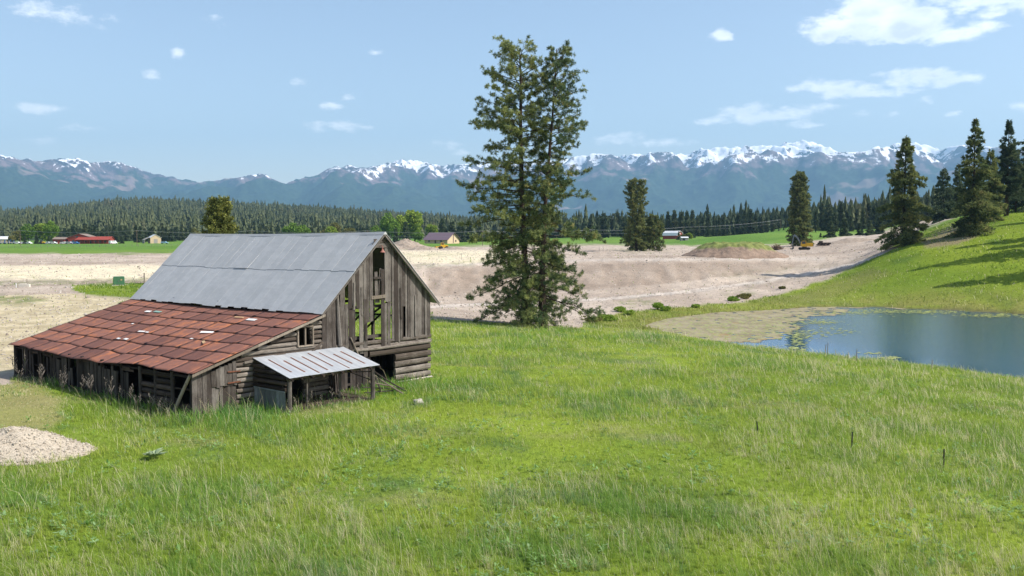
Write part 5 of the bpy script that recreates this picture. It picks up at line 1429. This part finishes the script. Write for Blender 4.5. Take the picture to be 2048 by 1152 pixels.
# buildings
def gable_house(T, L, D, h, rh, wm, rm, ridge='x', over=.5, x0=0, y0=0, nm='wall', th=.15):
    """L along x, D along y; ridge along x or y"""
    mb = MB(); xa, xb, ya, yb = x0 - L / 2, x0 + L / 2, y0 - D / 2, y0 + D / 2
    if ridge == 'x':
        mb.prism([(ya, -.4), (yb, -.4), (yb, h), (y0, h + rh), (ya, h)], xa, xb, 'x')
    else:
        mb.prism([(xa, -.4), (xb, -.4), (xb, h), (x0, h + rh), (xa, h)], ya, yb, 'y')
    w_ = mb.build(nm, wm, T)
    for s in (-1, 1):
        mb = MB()
        if ridge == 'x':
            e_ = D / 2 + over; zz = h - rh * over / (D / 2)
            pl = [(y0, h + rh + .03), (y0 + s * e_, zz + .03), (y0 + s * e_, zz + th + .03), (y0, h + rh + th + .03)]
            mb.prism(pl, xa - over, xb + over, 'x')
        else:
            e_ = L / 2 + over; zz = h - rh * over / (L / 2)
            pl = [(x0, h + rh + .03), (x0 + s * e_, zz + .03), (x0 + s * e_, zz + th + .03), (x0, h + rh + th + .03)]
            mb.prism(pl, ya - over, yb + over, 'y')
        mb.build('roof', rm, T)
    return w_
def opening(T, x0, x1, z0, z1, y, mat=None, nm='window'):
    mb = MB(); mb.box(x0, x1, y - .06, y - .02, z0, z1); return mb.build(nm, mat or m_gls, T)
p = spot(168, 487, 572)
T = thing('farm_building', 'long red farm building with brown roofs and an open red porch front', 'farm building', p, .1)
gable_house(T, 7.5, 8, 3.0, 1.2, m_red, m_broof, 'x', .4, -14.5, 2)
gable_house(T, 14, 13, 4.3, 2.2, m_red, m_broof, 'y', .6, -2, 5)
gable_house(T, 20, 9, 3.0, 1.6, m_red, m_red, 'x', .5, 8, -.5)
mb = MB(); mb.prism([(-8.2, 2.5), (-4.9, 3.3), (-4.9, 3.45), (-8.2, 2.65)], -2.5, 18.4, 'x'); mb.build('porch_roof', m_red, T)
for k in range(8):
    mb = MB(); mb.box(-2.2 + k * 2.9, -2.0 + k * 2.9, -8.0, -7.8, 0, 2.6); mb.build('porch_post', m_red, T)
for k in range(6): opening(T, -1 + k * 3.1, .6 + k * 3.1, .1 if k == 2 else .9, 2.2, -5.0, m_gls, 'door' if k == 2 else 'window')
opening(T, -16.6, -15.6, 1, 2.1, -2.0); opening(T, -13.6, -12.2, 0, 2.2, -2.0, m_brn, 'door'); opening(T, -4, -2.6, 4.2, 5.2, -1.5); opening(T, -6.4, -5.0, 1, 2.4, -1.5)
p = spot(310, 481, 612)
T = thing('shed', 'pale grey gabled shed with light metal roof before the dark trees', 'shed', p, .55)
gable_house(T, 7, 10, 4.0, 2.0, m_tan, m_lroof, 'y', .3); opening(T, -1.2, 1.2, 0, 3, -5.0, m_gsid, 'door')
mb = MB(); mb.prism([(-3.9, 4.1), (-7.5, 2.3), (-7.5, 2.45), (-3.9, 4.25)], -4.8, 4.8, 'y'); mb.build('side_roof', m_gsid, T)
mb = MB(); mb.box(-7.3, -7.15, -4.6, 4.6, -.3, 2.3); mb.build('side_wall', m_gsid, T)
p = spot(884, 486, 560)
T = thing('house', 'house with wide purple brown metal roof and tan gable end', 'house', p, -.55)
gable_house(T, 18, 13, 2.6, 4.2, m_tan, plain('purple_brown_roof', (.16, .11, .13), .5, .1), 'x', 1.0)
opening(T, -6, -4.6, .9, 2.1, -6.5); opening(T, -1, .2, 0, 2.1, -6.5, m_brn, 'door'); opening(T, 3, 5, .9, 2.1, -6.5)
mb = MB(); mb.box(9.02, 9.08, -.5, .3, .3, 6.2); mb.build('gable_trim', m_brn, T)
mb = MB(); mb.box(9.02, 9.08, 2, 3.2, 1, 2.2); mb.build('window', m_gls, T)
# gambrel barn in the right distance
p = spot(1345, 478, 640)
T = thing('gambrel_barn', 'red gambrel roofed barn with bright white metal roof across the field', 'barn', p, .85)
mb = MB(); mb.prism([(-4, -.4), (4, -.4), (4, 2.4), (3, 4.2), (0, 5.6), (-3, 4.2), (-4, 2.4)], -6, 6, 'y'); mb.build('wall', m_red, T)
for s in (-1, 1):
    mb = MB(); mb.prism([(s * 4.25, 2.3), (s * 3.05, 4.28), (0, 5.72), (0, 5.9), (s * 3.2, 4.42), (s * 4.4, 2.36)], -6.4, 6.4, 'y'); mb.build('roof', m_lroof, T)
opening(T, -1, 1, 0, 2.4, -6.0, m_wht, 'door'); opening(T, -.5, .5, 3.4, 4.3, -6.0, m_wht, 'loft_door')
p = spot(1368, 481, 560)
T = thing('shed', 'small low shed with pale roof right of the red gambrel barn', 'shed', p, .1)
gable_house(T, 4.6, 3, 1.7, .6, m_gsid, m_lroof, 'x', .2); opening(T, -1.5, .2, .1, 1.5, -1.5)
p = spot(10, 487, 640)
T = thing('house', 'small cream house with light roof at the far left edge', 'house', p, .2)
gable_house(T, 9, 7, 3.0, 1.8, m_tan, m_lroof, 'x', .4); opening(T, -2.5, -1.5, 1, 2, -3.5); opening(T, 1, 2, 0, 2.1, -3.5, m_brn, 'door')
p = spot(638, 470, 640)
T = thing('shed', 'low pale metal shed just showing above the barn roof', 'shed', p, 0)
gable_house(T, 8, 6, 4.2, 1.4, m_gsid, m_lroof, 'x', .3); opening(T, -1, 1, 0, 3, -3.0, m_brn, 'door')

# parked vehicles and farm implements
def car(T, body, L=4.6, van=False, truck=False):
    mb = MB(); W = .9
    prof = [(-L / 2, .35), (L / 2, .35), (L / 2, .8), (L / 2 - .9, .95), (L / 2 - 1.5, 1.5), (-L / 2 + (.3 if not truck else 1.9), 1.5), (-L / 2 + (.1 if not truck else 1.8), .95), (-L / 2, .9)]
    if van: prof = [(-L / 2, .35), (L / 2, .35), (L / 2, 1.0), (L / 2 - .7, 1.2), (L / 2 - 1.1, 2.1), (-L / 2 + .1, 2.1), (-L / 2, .9)]
    mb.prism(prof, -W, W, 'y'); b_ = mb.build('body', body, T, bevel=.06)
    h = 2.0 if van else 1.42
    mb = MB(); mb.box(-L / 2 + (2.1 if truck else .6), L / 2 - 1.6, -W - .012, -W - .004, h - .45, h - .08); mb.box(-L / 2 + (2.1 if truck else .6), L / 2 - 1.6, W + .004, W + .012, h - .45, h - .08); mb.build('window', m_gls, T)
    for x_ in (-L / 2 + .85, L / 2 - .85):
        for s in (-1, 1):
            mb = MB(); mb.tube([(x_, s * .72, .33), (x_, s * .93, .33)], .34, 12); mb.build('wheel', m_tyre, T)
m_silver = plain('silver_body_paint', (.45, .47, .50), .35, .05); m_ltb = plain('light_blue_body_paint', (.25, .42, .55), .35, .05)
for px, Y, mt, rz, kw, nm, lb in [(36, 556, m_wht, .1, {}, 'parked_car', 'white car right of the blue farm implements'), (49, 558, m_silver, .3, {}, 'parked_car', 'silver car between two white vehicles in the farmyard'), (58, 555, m_wht, -.2, {'truck': True}, 'parked_pickup', 'white pickup left of the small yellow tractor'),
                              (96, 553, m_silver, .1, {'truck': True}, 'parked_pickup', 'silver pickup just right of the yellow tractor'), (108, 553, m_wht, 0, {}, 'parked_car', 'white car before the left gable of the red farm'), (129, 552, m_wht, .1, {'truck': True}, 'parked_pickup', 'white pickup before the low left wing of the red farm'), (140, 552, m_silver, 0, {}, 'parked_car', 'silver car before the middle of the red farm'), (152, 553, m_blue, .1, {}, 'parked_car', 'blue car at the left end of the red porch'),
                              (227, 556, m_wht, 1.2, {'van': True, 'L': 5.4}, 'parked_van', 'white van at the right end of the red farm building'), (330, 575, m_ltb, .1, {}, 'parked_car', 'light blue car beside the pale grey shed'), (1172, 700, m_wht, .2, {'van': True, 'L': 5}, 'parked_van', 'white van far off on the field road right of the pines'), (563, 655, m_wht, 0, {'van': True, 'L': 6.5}, 'camper_van', 'white camper just above the barn roof ridge')]:
    p = spot(px, 0, Y); T = thing(nm, lb, nm.split('_')[-1], p, rz); car(T, mt, **kw)
p = spot(86, 486, 552)
T = thing('tractor', 'small yellow tractor in the farmyard among white vehicles', 'tractor', p, .1)
mb = MB(); mb.prism([(-1.2, .7), (1.6, .7), (1.6, 1.5), (.2, 1.6), (-1.2, 1.3)], -.5, .5, 'y'); mb.build('body', m_yel, T, bevel=.05)
mb = MB(); mb.prism([(-1.2, 1.3), (.1, 1.5), (0, 2.5), (-1.1, 2.5)], -.6, .6, 'y'); mb.build('cab', m_gls, T)
for x_, r0_ in ((-.8, .8), (1.2, .45)):
    for s in (-1, 1):
        mb = MB(); mb.tube([(x_, s * .6, r0_), (x_, s * .95, r0_)], r0_, 14); mb.build('wheel', m_tyre, T)
for px, lb in ((6, 'blue folded farm implement at the left edge of the farmyard'), (15, 'blue farm implement, second from the left edge'), (25, 'blue farm implement nearest the parked white car')):
    p = spot(px, 0, 553); T = thing('farm_implement', lb, 'farm implement', p, 0)
    rb_ = random.Random(px)
    mb = MB(); mb.tube([(-1.3, 0, .8), (1.3, 0, .9)], .14, 4); mb.tube([(0, 0, .8), (.2, -1.8, .6)], .1, 4); mb.tube([(-1.3, 0, .8), (-1.0, .5, 2.6), (-.2, .5, 3.1)], .1, 4); mb.tube([(1.3, 0, .9), (1.1, .5, 2.7)], .1, 4); mb.tube([(-.9, .3, 2.0), (.9, .2, 1.2)], .08, 4); mb.build('frame', m_blue, T)
    for s in (-1, 1):
        mb = MB(); mb.tube([(s * 1.0, -.15, .4), (s * 1.0, .15, .4)], .4, 12); mb.build('wheel', m_tyre, T)
    for k in range(5):
        mb = MB(); mb.tube([(-1.2 + k * .6, 0, .85), (-1.2 + k * .6, .3, .4), (-1.2 + k * .6, 0, .1)], .05, 4); mb.build('tine', m_steel, T)

# power line
PL = [(-190, 480), (42, 474), (275, 468), (505, 474), (735, 480), (965, 486), (1180, 600), (1365, 640), (1560, 690)]
LBL = ['power pole beyond the left edge of the view', 'power pole among the farmyard trees at the far left', 'power pole standing in the field between red farm and grey shed', 'power pole behind the left part of the barn roof', 'power pole behind the barn ridge near the gable peak', 'power pole hidden among the left boughs of the pine pair', 'power pole in the field right of the pine pair', 'power pole by the red gambrel barn', 'power pole near the lone round topped fir']
tops_ = []
for (px, Y), lb in zip(PL, LBL):
    p = spot(px, 0, Y); hh = 8.4
    T = thing('power_pole', lb, 'power pole', p, 0, 'power poles along the valley road')
    mb = MB(); mb.tube([(0, 0, -.5), (0, 0, hh)], [.16, .11], 8); mb.build('pole', m_pole, T)
    mb = MB(); mb.box(-.06, .06, -1.2, 1.2, hh - .55, hh - .40); mb.box(-1.1, 1.1, .11, .2, hh - .56, hh - .41); mb.build('crossarm', m_pole, T)
    for q in (-1.0, 1.0):
        mb = MB(); mb.tube([(q, .15, hh - .41), (q, .15, hh - .2)], [.05, .03], 6); mb.build('insulator', m_conc, T)
    tops_.append(Vector(p) + Vector((0, 0, hh)))
for q, (dx, dz, lb) in enumerate([(0, .02, 'topmost overhead wire of the power line crossing the valley'), (-1.0, -.2, 'left crossarm wire of the power line crossing the valley'), (1.0, -.2, 'right crossarm wire of the power line crossing the valley'), (.0, -2.3, 'lowest communication wire of the power line crossing the valley')]):
    mb = MB(q)
    for a, b_ in zip(tops_, tops_[1:]):
        P = [a.lerp(b_, t_ / 8) + Vector((dx * .3, .15 if dz < 0 else 0, dz - 1.3 * 4 * (t_ / 8) * (1 - t_ / 8))) for t_ in range(9)]
        mb.tube(P, .032, 4, cap=False)
    tag(mb.build('overhead_wire', m_wire), lb, 'wire')

# wire fence at the near edge of the far left field
T = thing('wire_fence', 'thin post and wire fence along the near edge of the left green field', 'fence', (0, 0, 0))
Pf = [spot(px, 0, 395 + k * 1.5) for k, px in enumerate(np.arange(-60, 372, 13.0))]
for q in Pf:
    mb = MB(); mb.tube([(q[0], q[1], q[2] - .3), (q[0], q[1], q[2] + 1.25)], .07, 5); mb.build('fence_post', m_wood, T)
for hz in (.5, 1.1):
    mb = MB(); mb.tube([(q[0], q[1] - .08, q[2] + hz) for q in Pf], .015, 3, cap=False); mb.build('fence_wire', m_wire, T)
# lone bushes on the gravel and at the pond
for k, (px, Y, h, w_, kd, lb) in enumerate([(1243, 143, .9, 1.8, 'green', 'small green bush on the stony slope below the bench, leftmost'), (1258, 138, .8, 1.7, 'green', 'second small bush on the stony slope, lower than its neighbour'), (1316, 148, 1.0, 2.4, 'green', 'wide green bush on the stony slope in the middle of the row'), (1332, 146, .7, 1.6, 'green', 'small bush at the right flank of the wide one on stones'),
                                        (1466, 165, .9, 2.0, 'green', 'green bush high on the gravel edge above the pond inlet'), (1490, 168, 1.0, 2.6, 'olive', 'olive weed clump on the gravel edge, right of the green bush'), (1214, 128, .9, 2.6, 'green', 'dark low bush where gravel meets grass right of the pines'), (1393, 152, .6, 1.2, 'green', 'tiny green bush by itself on the lower gravel road'), (1565, 185, .5, 1.0, 'olive', 'tiny olive tuft on the upper gravel road'), (1283, 345, 1.4, 2.2, 'green', 'single green bush on the flat gravel bench'),
                                        (1186, 122, 1.0, 3.0, 'olive', 'olive shrub beside the right hand pine boughs')]):
    x, y, z = spot(px, 0, Y)
    T = thing('bush', lb, 'bush', (x, y, z - .1))
    broadleaf(T, 200 + k, h * 1.15, w_ * .6, {'green': L_BUSH, 'olive': L_OLIVE}[kd], 700, 11, .22 * (Y / 140), .14 * (Y / 140), .02)
# driftwood at the far shore
x, y, z = at(1785, 606, z=-2.7)
mb = MB(3); mb.tube([(x - 2.2, y, z), (x, y + .2, z + .15), (x + 1.8, y, z + .5)], [.10, .14, .08], 6); mb.tube([(x + .6, y, z + .2), (x + 1.5, y, z + 1.0)], [.07, .03], 5)
tag(mb.build('driftwood', W_PALE), 'bleached fallen branch on the far pond shore', 'driftwood')

# ------------------------------------------------------------------ floating weed mat and lily pads
m_mat, nt, b = new_mat('floating_weed', .8, .2)
n1_ = nt.noise(.5, 5, .65, nt.pos((1, .6, 1))); n2_ = nt.noise(2.6, 4, .7, nt.pos((1, .5, 1)))
c = nt.mix(nt.ramp(n1_, .35, .65), (.19, .155, .10, 1), (.30, .25, .17, 1))
c = nt.mix(nt.ramp(n2_, .50, .62, 0, .85), c, (.29, .29, .09, 1))
c = nt.mix(nt.ramp(nt.noise(.25, 3, .6, nt.pos()), .60, .72, 0, .7), c, (.27, .15, .05, 1))
nt.link(c, b.inputs['Base Color']); bump(nt, b, n2_, .4, .05)
MAT = [(1200, 660), (1240, 625), (1400, 612), (1540, 610), (1660, 611), (1700, 618), (1670, 630), (1600, 640), (1585, 648), (1610, 660), (1560, 674), (1520, 688), (1480, 690), (1430, 700), (1300, 700)]
xs, ys = np.meshgrid(np.arange(10, 70, .3), np.arange(84, 166, .4))
qx, qy = proj(xs, ys, POND_Z)
sdm = polysd(qx, qy, MAT) + (fbm(xs / 3, ys / 3, 91) - .5) * 22
inside = (sdm > 0) & ((fbm(xs / .9, ys / 1.2, 93) < .70) | (sdm > 14)) & (fbm(xs / .7, ys / 1.0, 94) < .80) & (polysd(xs, ys, POND) > -.5)
band = (fbm(xs / 1.6, ys / 1.6, 92) > .53) & (polysd(xs, ys, POND) > 0) & (polysd(xs, ys, POND) < 3.5) & (ys > 120)
inside |= band
ny, nx = xs.shape
F = (np.arange(ny - 1)[:, None] * nx + np.arange(nx - 1)[None, :])
kf = (inside[:-1, :-1] & inside[1:, :-1] & inside[:-1, 1:] & inside[1:, 1:]).ravel(); F = F.ravel()[kf]
F = np.stack([F, F + 1, F + nx + 1, F + nx], 1)
u_, inv = np.unique(F, return_inverse=True)
V = np.stack([xs.ravel(), ys.ravel(), np.full(xs.size, POND_Z + .015)], 1)[u_]
V[:, 2] += rgp.uniform(0, .012, len(V))
tag(array_mesh('floating_weed_mat', V, inv.reshape(F.shape), m_mat), 'brown and olive mat of floating weed covering the pond inlet', kind='stuff')
m_pad = plain('lily_pad_leaf', (.30, .33, .09), .55, .35, 1.5)
PC = []
for _ in range(900):
    q = at(rgp.uniform(1310, 1610), 630 + 50 * rgp.random(), z=POND_Z)
    if polysd(np.array([q[0]]), np.array([q[1]]), POND)[0] > .3: PC.append(q)
for (cx_, cy_, rx_, ry_, n_) in [(1594, 686, 20, 26, 110), (1690, 626, 80, 6, 200), (1760, 622, 60, 5, 160), (1860, 624, 90, 4, 260), (1990, 631, 80, 4, 240), (1660, 662, 50, 8, 60), (1560, 697, 40, 8, 22), (1780, 716, 22, 3, 26), (1745, 706, 20, 4, 14), (1640, 645, 40, 6, 110), (1615, 670, 40, 8, 50), (1520, 692, 30, 3, 14)]:
    g1_ = rgp.normal(0, .5, (n_, 2)); g1_[:, 0] = np.round(g1_[:, 0] * 9) / 9 + rgp.normal(0, .04, n_)
    for a, b_ in g1_:
        q = at(cx_ + a * rx_, cy_ + b_ * ry_, z=POND_Z)
        if polysd(np.array([q[0]]), np.array([q[1]]), POND)[0] > .3: PC.append(q)
PC = np.array(PC); k = 7; ang_ = np.linspace(.3, 6.0, k)
rad = rgp.uniform(.10, .27, len(PC))
V = PC[:, None, :] + np.stack([np.cos(ang_)[None] * rad[:, None] * 1.2, np.sin(ang_)[None] * rad[:, None], np.full((len(PC), k), .02) + rgp.uniform(0, .02, (len(PC), 1))], 2)
tag(array_mesh('lily_pads', V.reshape(-1, 3), np.arange(len(PC) * k).reshape(-1, k), m_pad), 'scattered yellow green lily pads floating on the pond', kind='stuff')

# ------------------------------------------------------------------ meadow grass
m_grass, nt, b = new_mat('grass_blades', .6, .25)
ca = nt.attr('col').outputs['Color']
nt.link(ca, b.inputs['Base Color'])
tr = nt.n('ShaderNodeBsdfTranslucent'); nt.link(ca, tr.inputs['Color'])
ms = nt.n('ShaderNodeMixShader'); ms.inputs[0].default_value = .5
nt.link(b.outputs[0], ms.inputs[1]); nt.link(tr.outputs[0], ms.inputs[2]); nt.link(ms.outputs[0], m_grass.node_tree.nodes['Material Output'].inputs['Surface'])
GPX, GPY = gpx, gpy
def blades(name, label, n, r0, r1, azd, hmul, wk, seed, far_=False, straw=.115):
    rg = np.random.default_rng(seed)
    a = rg.uniform(-azd, azd, n) * math.pi / 180; r = np.exp(rg.uniform(math.log(r0), math.log(r1), n))
    x, y = np.sin(a) * r, np.cos(a) * r
    # tufts: pull part of the blades together
    cl = rg.random(n) < .5
    gx_, gy_ = np.round(x / .45) * .45, np.round(y / .45) * .45
    jx, jy = vn(gx_ * 7.1, gy_ * 5.3, 3) - .5, vn(gx_ * 3.7, gy_ * 9.1, 4) - .5
    x = np.where(cl & (not far_), gx_ + jx * .5 + (x - gx_) * .35, x); y = np.where(cl & (not far_), gy_ + jy * .5 + (y - gy_) * .35, y)
    r = np.hypot(x, y)
    c_, s_3 = math.cos(BTH), math.sin(BTH); dx, dy = x - BX, y - BY
    u, v = dx * c_ + dy * s_3, -dx * s_3 + dy * c_
    keep = ~((u > -8.0) & (u < 9.0) & (v > .05) & (v < 20.6))
    inporch = (u > -4.4) & (u < 1.3) & (v > -2.6) & (v <= .05)
    keep &= ~(inporch & (rg.random(n) < .75))
    wgv = grid_at(w_grav, x, y); keep &= (wgv < .35) | (rg.random(n) < .015)
    keep &= grid_at(sdp, x, y) < .3
    pu = (x - (22 - 1024) / FPX * 35.4) / 3.15; pv_ = (y - 35.4) / 2.2; pr = np.hypot(pu, pv_)
    keep &= (pr > .93) | (rg.random(n) < .02)
    px_, py_ = proj(x, y, ground(x, y))
    x, y, r, u, v, px_, py_ = [q[keep] for q in (x, y, r, u, v, px_, py_)]; n = len(x)
    A1, A2, A3 = fbm(x / 5, y / 5, 101), fbm(x / 1.6, y / 1.6, 102), fbm(x / 12, y / 12, 103)
    dryz = sstep(polysd(px_, py_, [(-900, 740), (40, 745), (120, 800), (110, 860), (60, 885), (-900, 900)]) + (A2 - .5) * 60, -15, 12)
    nearbarn = np.exp(-np.clip(np.hypot(np.maximum(np.abs(u - .5) - 8.6, 0), np.maximum(np.abs(v - 9) - 11.8, 0)), 0, 50) / 1.6)
    h = hmul * rg.gamma(5, 1 / 5., n) * (.35 + 1.2 * sstep(A1 * .6 + A2 * .4, .3, .72)) * (1 - .55 * dryz) * (1 + .55 * nearbarn)
    green = lerp(C(.23, .325, .045), C(.37, .445, .07), sstep(A3 + (A2 - .5) * .5, .3, .7))
    green = lerp(green, C(.13, .29, .06), sstep(A1 + (A2 - .5) * .6, .55, .72) * .6)
    green = lerp(green, C(.18, .28, .12), (sstep(fbm(x / 2.5, y / 2.5, 107), .60, .70)) * .7)
    green = lerp(green, C(.10, .28, .05), nearbarn * .7)
    green = lerp(green, C(.38, .40, .05), (rg.random(n) < .10) * .6)
    rightish = sstep(px_, 1200, 1900)
    green = lerp(green, C(.28, .36, .05), rightish * .45)
    if far_:
        green = lerp(C(.17, .26, .025), C(.26, .34, .035), sstep(A3, .3, .7))
        green = lerp(green, C(.10, .19, .03), sstep(A1, .56, .72) * .6)
        shore = np.exp(-np.clip(-grid_at(sdp, x, y), 0, 80) / 7)
        green = lerp(green, C(.32, .30, .10), shore * .8)
        h = h * (1 + shore * .6)
    ps_ = straw * (.4 + 1.4 * sstep(fbm(x / 2.2, y / 2.2, 105), .50, .68) + 2.6 * sstep(vn(x / .55, y / .55, 109), .72, .9)) * (1 + .8 * rightish) + dryz * .55
    st = rg.random(n) < ps_
    green = np.where(st[:, None], lerp(C(.48, .43, .22), C(.78, .71, .48), rg.random(n)), green)
    green = green * rg.uniform(.75, 1.25, (n, 1))
    h = np.where(st & ~(dryz > .5), h * rg.uniform(1.0, 2.2, n), h)
    w = wk * np.maximum(r, 20) * rg.uniform(.7, 1.3, n) * np.where(st, .7, 1)
    g0_ = ground(x, y) - .02
    la = rg.uniform(0, 6.283, n); lm_ = rg.uniform(.15, .75, n) * h
    wind = np.array([-.22, .05])
    tx, ty = np.cos(la) * lm_ + wind[0] * h, np.sin(la) * lm_ + wind[1] * h
    fa_ = rg.uniform(0, 6.283, n); wx, wy = np.cos(fa_) * w * .5, np.sin(fa_) * w * .5
    B0 = np.stack([x - wx, y - wy, g0_], 1); B1 = np.stack([x + wx, y + wy, g0_], 1)
    mx_, my_, mz = x + tx * .35, y + ty * .35, g0_ + h * .62
    M0 = np.stack([mx_ - wx * .8, my_ - wy * .8, mz], 1); M1 = np.stack([mx_ + wx * .8, my_ + wy * .8, mz], 1)
    Tp = np.stack([x + tx, y + ty, g0_ + h * rg.uniform(.85, 1.0, n)], 1)
    V = np.stack([B0, B1, M1, M0, Tp], 1).reshape(-1, 3)
    b0 = np.arange(n)[:, None] * 5
    F = np.concatenate([b0 + [0, 1, 2], b0 + [0, 2, 3], b0 + [3, 2, 4]], 1).reshape(-1, 3)
    colr = np.repeat(green, 5, axis=0)
    return tag(array_mesh(name, V, F, m_grass, col=colr), label, kind='stuff')
blades('meadow_grass', 'tall uneven green meadow grass mixed with dry straw round the barn', 620000, 17, 112, 36, .21, .00042, 301)
blades('hillside_grass', 'short bright grass on the hillside and banks beyond the pond', 170000, 112, 300, 34, .22, .00060, 302, True, .05)

def weeds(n, seed):
    rg = np.random.default_rng(seed)
    a = rg.uniform(-35, 35, n * 3) * math.pi / 180; r = np.exp(rg.uniform(math.log(18), math.log(95), n * 3)); x, y = np.sin(a) * r, np.cos(a) * r
    k = (fbm(x / 3.1, y / 3.1, 131) * .7 + .5 * fbm(x / .9, y / .9, 132) + rg.random(n * 3) * .35) > .92
    c_, s_3 = math.cos(BTH), math.sin(BTH); dx, dy = x - BX, y - BY; u, v = dx * c_ + dy * s_3, -dx * s_3 + dy * c_
    k &= ~((u > -8.2) & (u < 9.2) & (v > -3) & (v < 21)) & (grid_at(w_grav, x, y) < .2) & (grid_at(sdp, x, y) < 0) & (np.hypot((x + 20) / 3.5, (y - 35.6) / 2.6) > 1)
    x, y = x[k][:n], y[k][:n]; m_ = len(x); q = 9
    hz = rg.uniform(.08, .22, m_)
    Cn = np.stack([x, y, ground(x, y) + hz * .6], 1)
    D = rg.normal(size=(m_, q, 3)); D[:, :, 2] = np.abs(D[:, :, 2]) * .5; D /= np.linalg.norm(D, axis=2, keepdims=True)
    S = np.cross(D, [0, 0, 1]); S /= np.maximum(np.linalg.norm(S, axis=2, keepdims=True), 1e-6)
    l = (hz[:, None] * rg.uniform(.5, 1.1, (m_, q)))[:, :, None]; C0 = Cn[:, None, :] + rg.normal(0, .05, (m_, q, 3))
    V = np.stack([C0, C0 + D * l * .5 + S * l * .22, C0 + D * l, C0 + D * l * .5 - S * l * .22], 2).reshape(-1, 3)
    t = rg.random((m_, 1)); g_ = lerp(C(.20, .36, .08), C(.32, .46, .22), t[:, 0]) * rg.uniform(.7, 1.2, (m_, 1))
    return tag(array_mesh('meadow_weeds', V, np.arange(len(V)).reshape(-1, 4), m_grass, col=np.repeat(g_, q * 4, axis=0)), 'patches of low broad leaved bluish weeds among the grass', kind='stuff')
weeds(6000, 311)

# dry seed stalks along the low side of the barn and in the meadow
def stalk(T, rg_, h, nm='stalk'):
    mb = MB(1); lx, ly = rg_.uniform(-.3, .2), rg_.uniform(-.2, .2)
    mb.tube([(0, 0, -.05), (lx * .4, ly * .4, h * .6), (lx, ly, h)], [.012, .010, .006], 4)
    for k in range(6):
        z = h * (.45 + .09 * k); a = rg_.uniform(0, 6.28); l = .22 * h * (1.1 - k * .12)
        mb.tube([(lx * z / h, ly * z / h, z), (lx * z / h + math.cos(a) * l * .6, ly * z / h + math.sin(a) * l * .6, z + l * .8)], [.008, .02], 4, rnd=.9)
    mb.build(nm, W_H, T)
RS = random.Random(12)
G7 = 'dry weed stalks along the shaded side of the lean-to'
k = 0
for v in [1.2, 2.2, 3.3, 4.4, 5.2, 6.1, 6.9, 7.8, 8.6, 9.7, 10.9, 12.2, 13.6, 14.8, 16.4, 18.0, 19.4]:
    q = barn_pt(-8.5 - RS.uniform(.1, 1.0), v + RS.uniform(-.3, .3), 0); z = float(ground(q.x, q.y))
    T = thing('dry_weed', 'brown dry branching weed against the shaded side of the lean-to', 'dry weed', (q.x, q.y, z), RS.uniform(0, 6), G7)
    for _ in range(2): stalk(T, RS, RS.uniform(.9, 1.6))
ordinal_labels(G7, 'brown dry weed, %s along the shaded lean-to side')
for u_2 in (-3.6, -2.9, -2.2, -1.5, -.7, .0, .6, 1.0):
    q = barn_pt(u_2, -2.75 + RS.uniform(-.2, .5), 0); z = float(ground(q.x, q.y))
    T = thing('dry_weed', 'thin dry weed growing under the front edge of the porch roof', 'dry weed', (q.x, q.y, z), RS.uniform(0, 6), 'dry weeds under the porch')
    stalk(T, RS, RS.uniform(.5, 1.0))
ordinal_labels('dry weeds under the porch', 'thin dry weed, %s under the front edge of the porch roof')
# broad leaved plant
x, y, z = spot(300, 913, 34.6)
T = thing('leafy_plant', 'pale silvery rosette of broad leaves in the grass right of the gravel pile', 'plant', (x, y, z + .10))
m_sil = plain('silver_green_leaf', (.22, .28, .16), .7, .15)
for i in range(13):
    a = i * 2.4; el_ = .25 + .06 * (i % 4); l = .42 + .05 * (i % 3); mb = MB(i)
    d = Vector((math.cos(a), math.sin(a), 0)); s2 = Vector((-math.sin(a), math.cos(a), 0)) * .09
    pts_ = [d * .03, d * l * .5 + s2 + Vector((0, 0, l * el_)), d * l + Vector((0, 0, l * el_ * 1.1)), d * l * .5 - s2 + Vector((0, 0, l * el_))]
    lo = [q - Vector((0, 0, .012)) for q in pts_]
    mb.hexa([tuple(q) for q in lo] + [tuple(q) for q in pts_]); mb.build('leaf', m_sil, T)
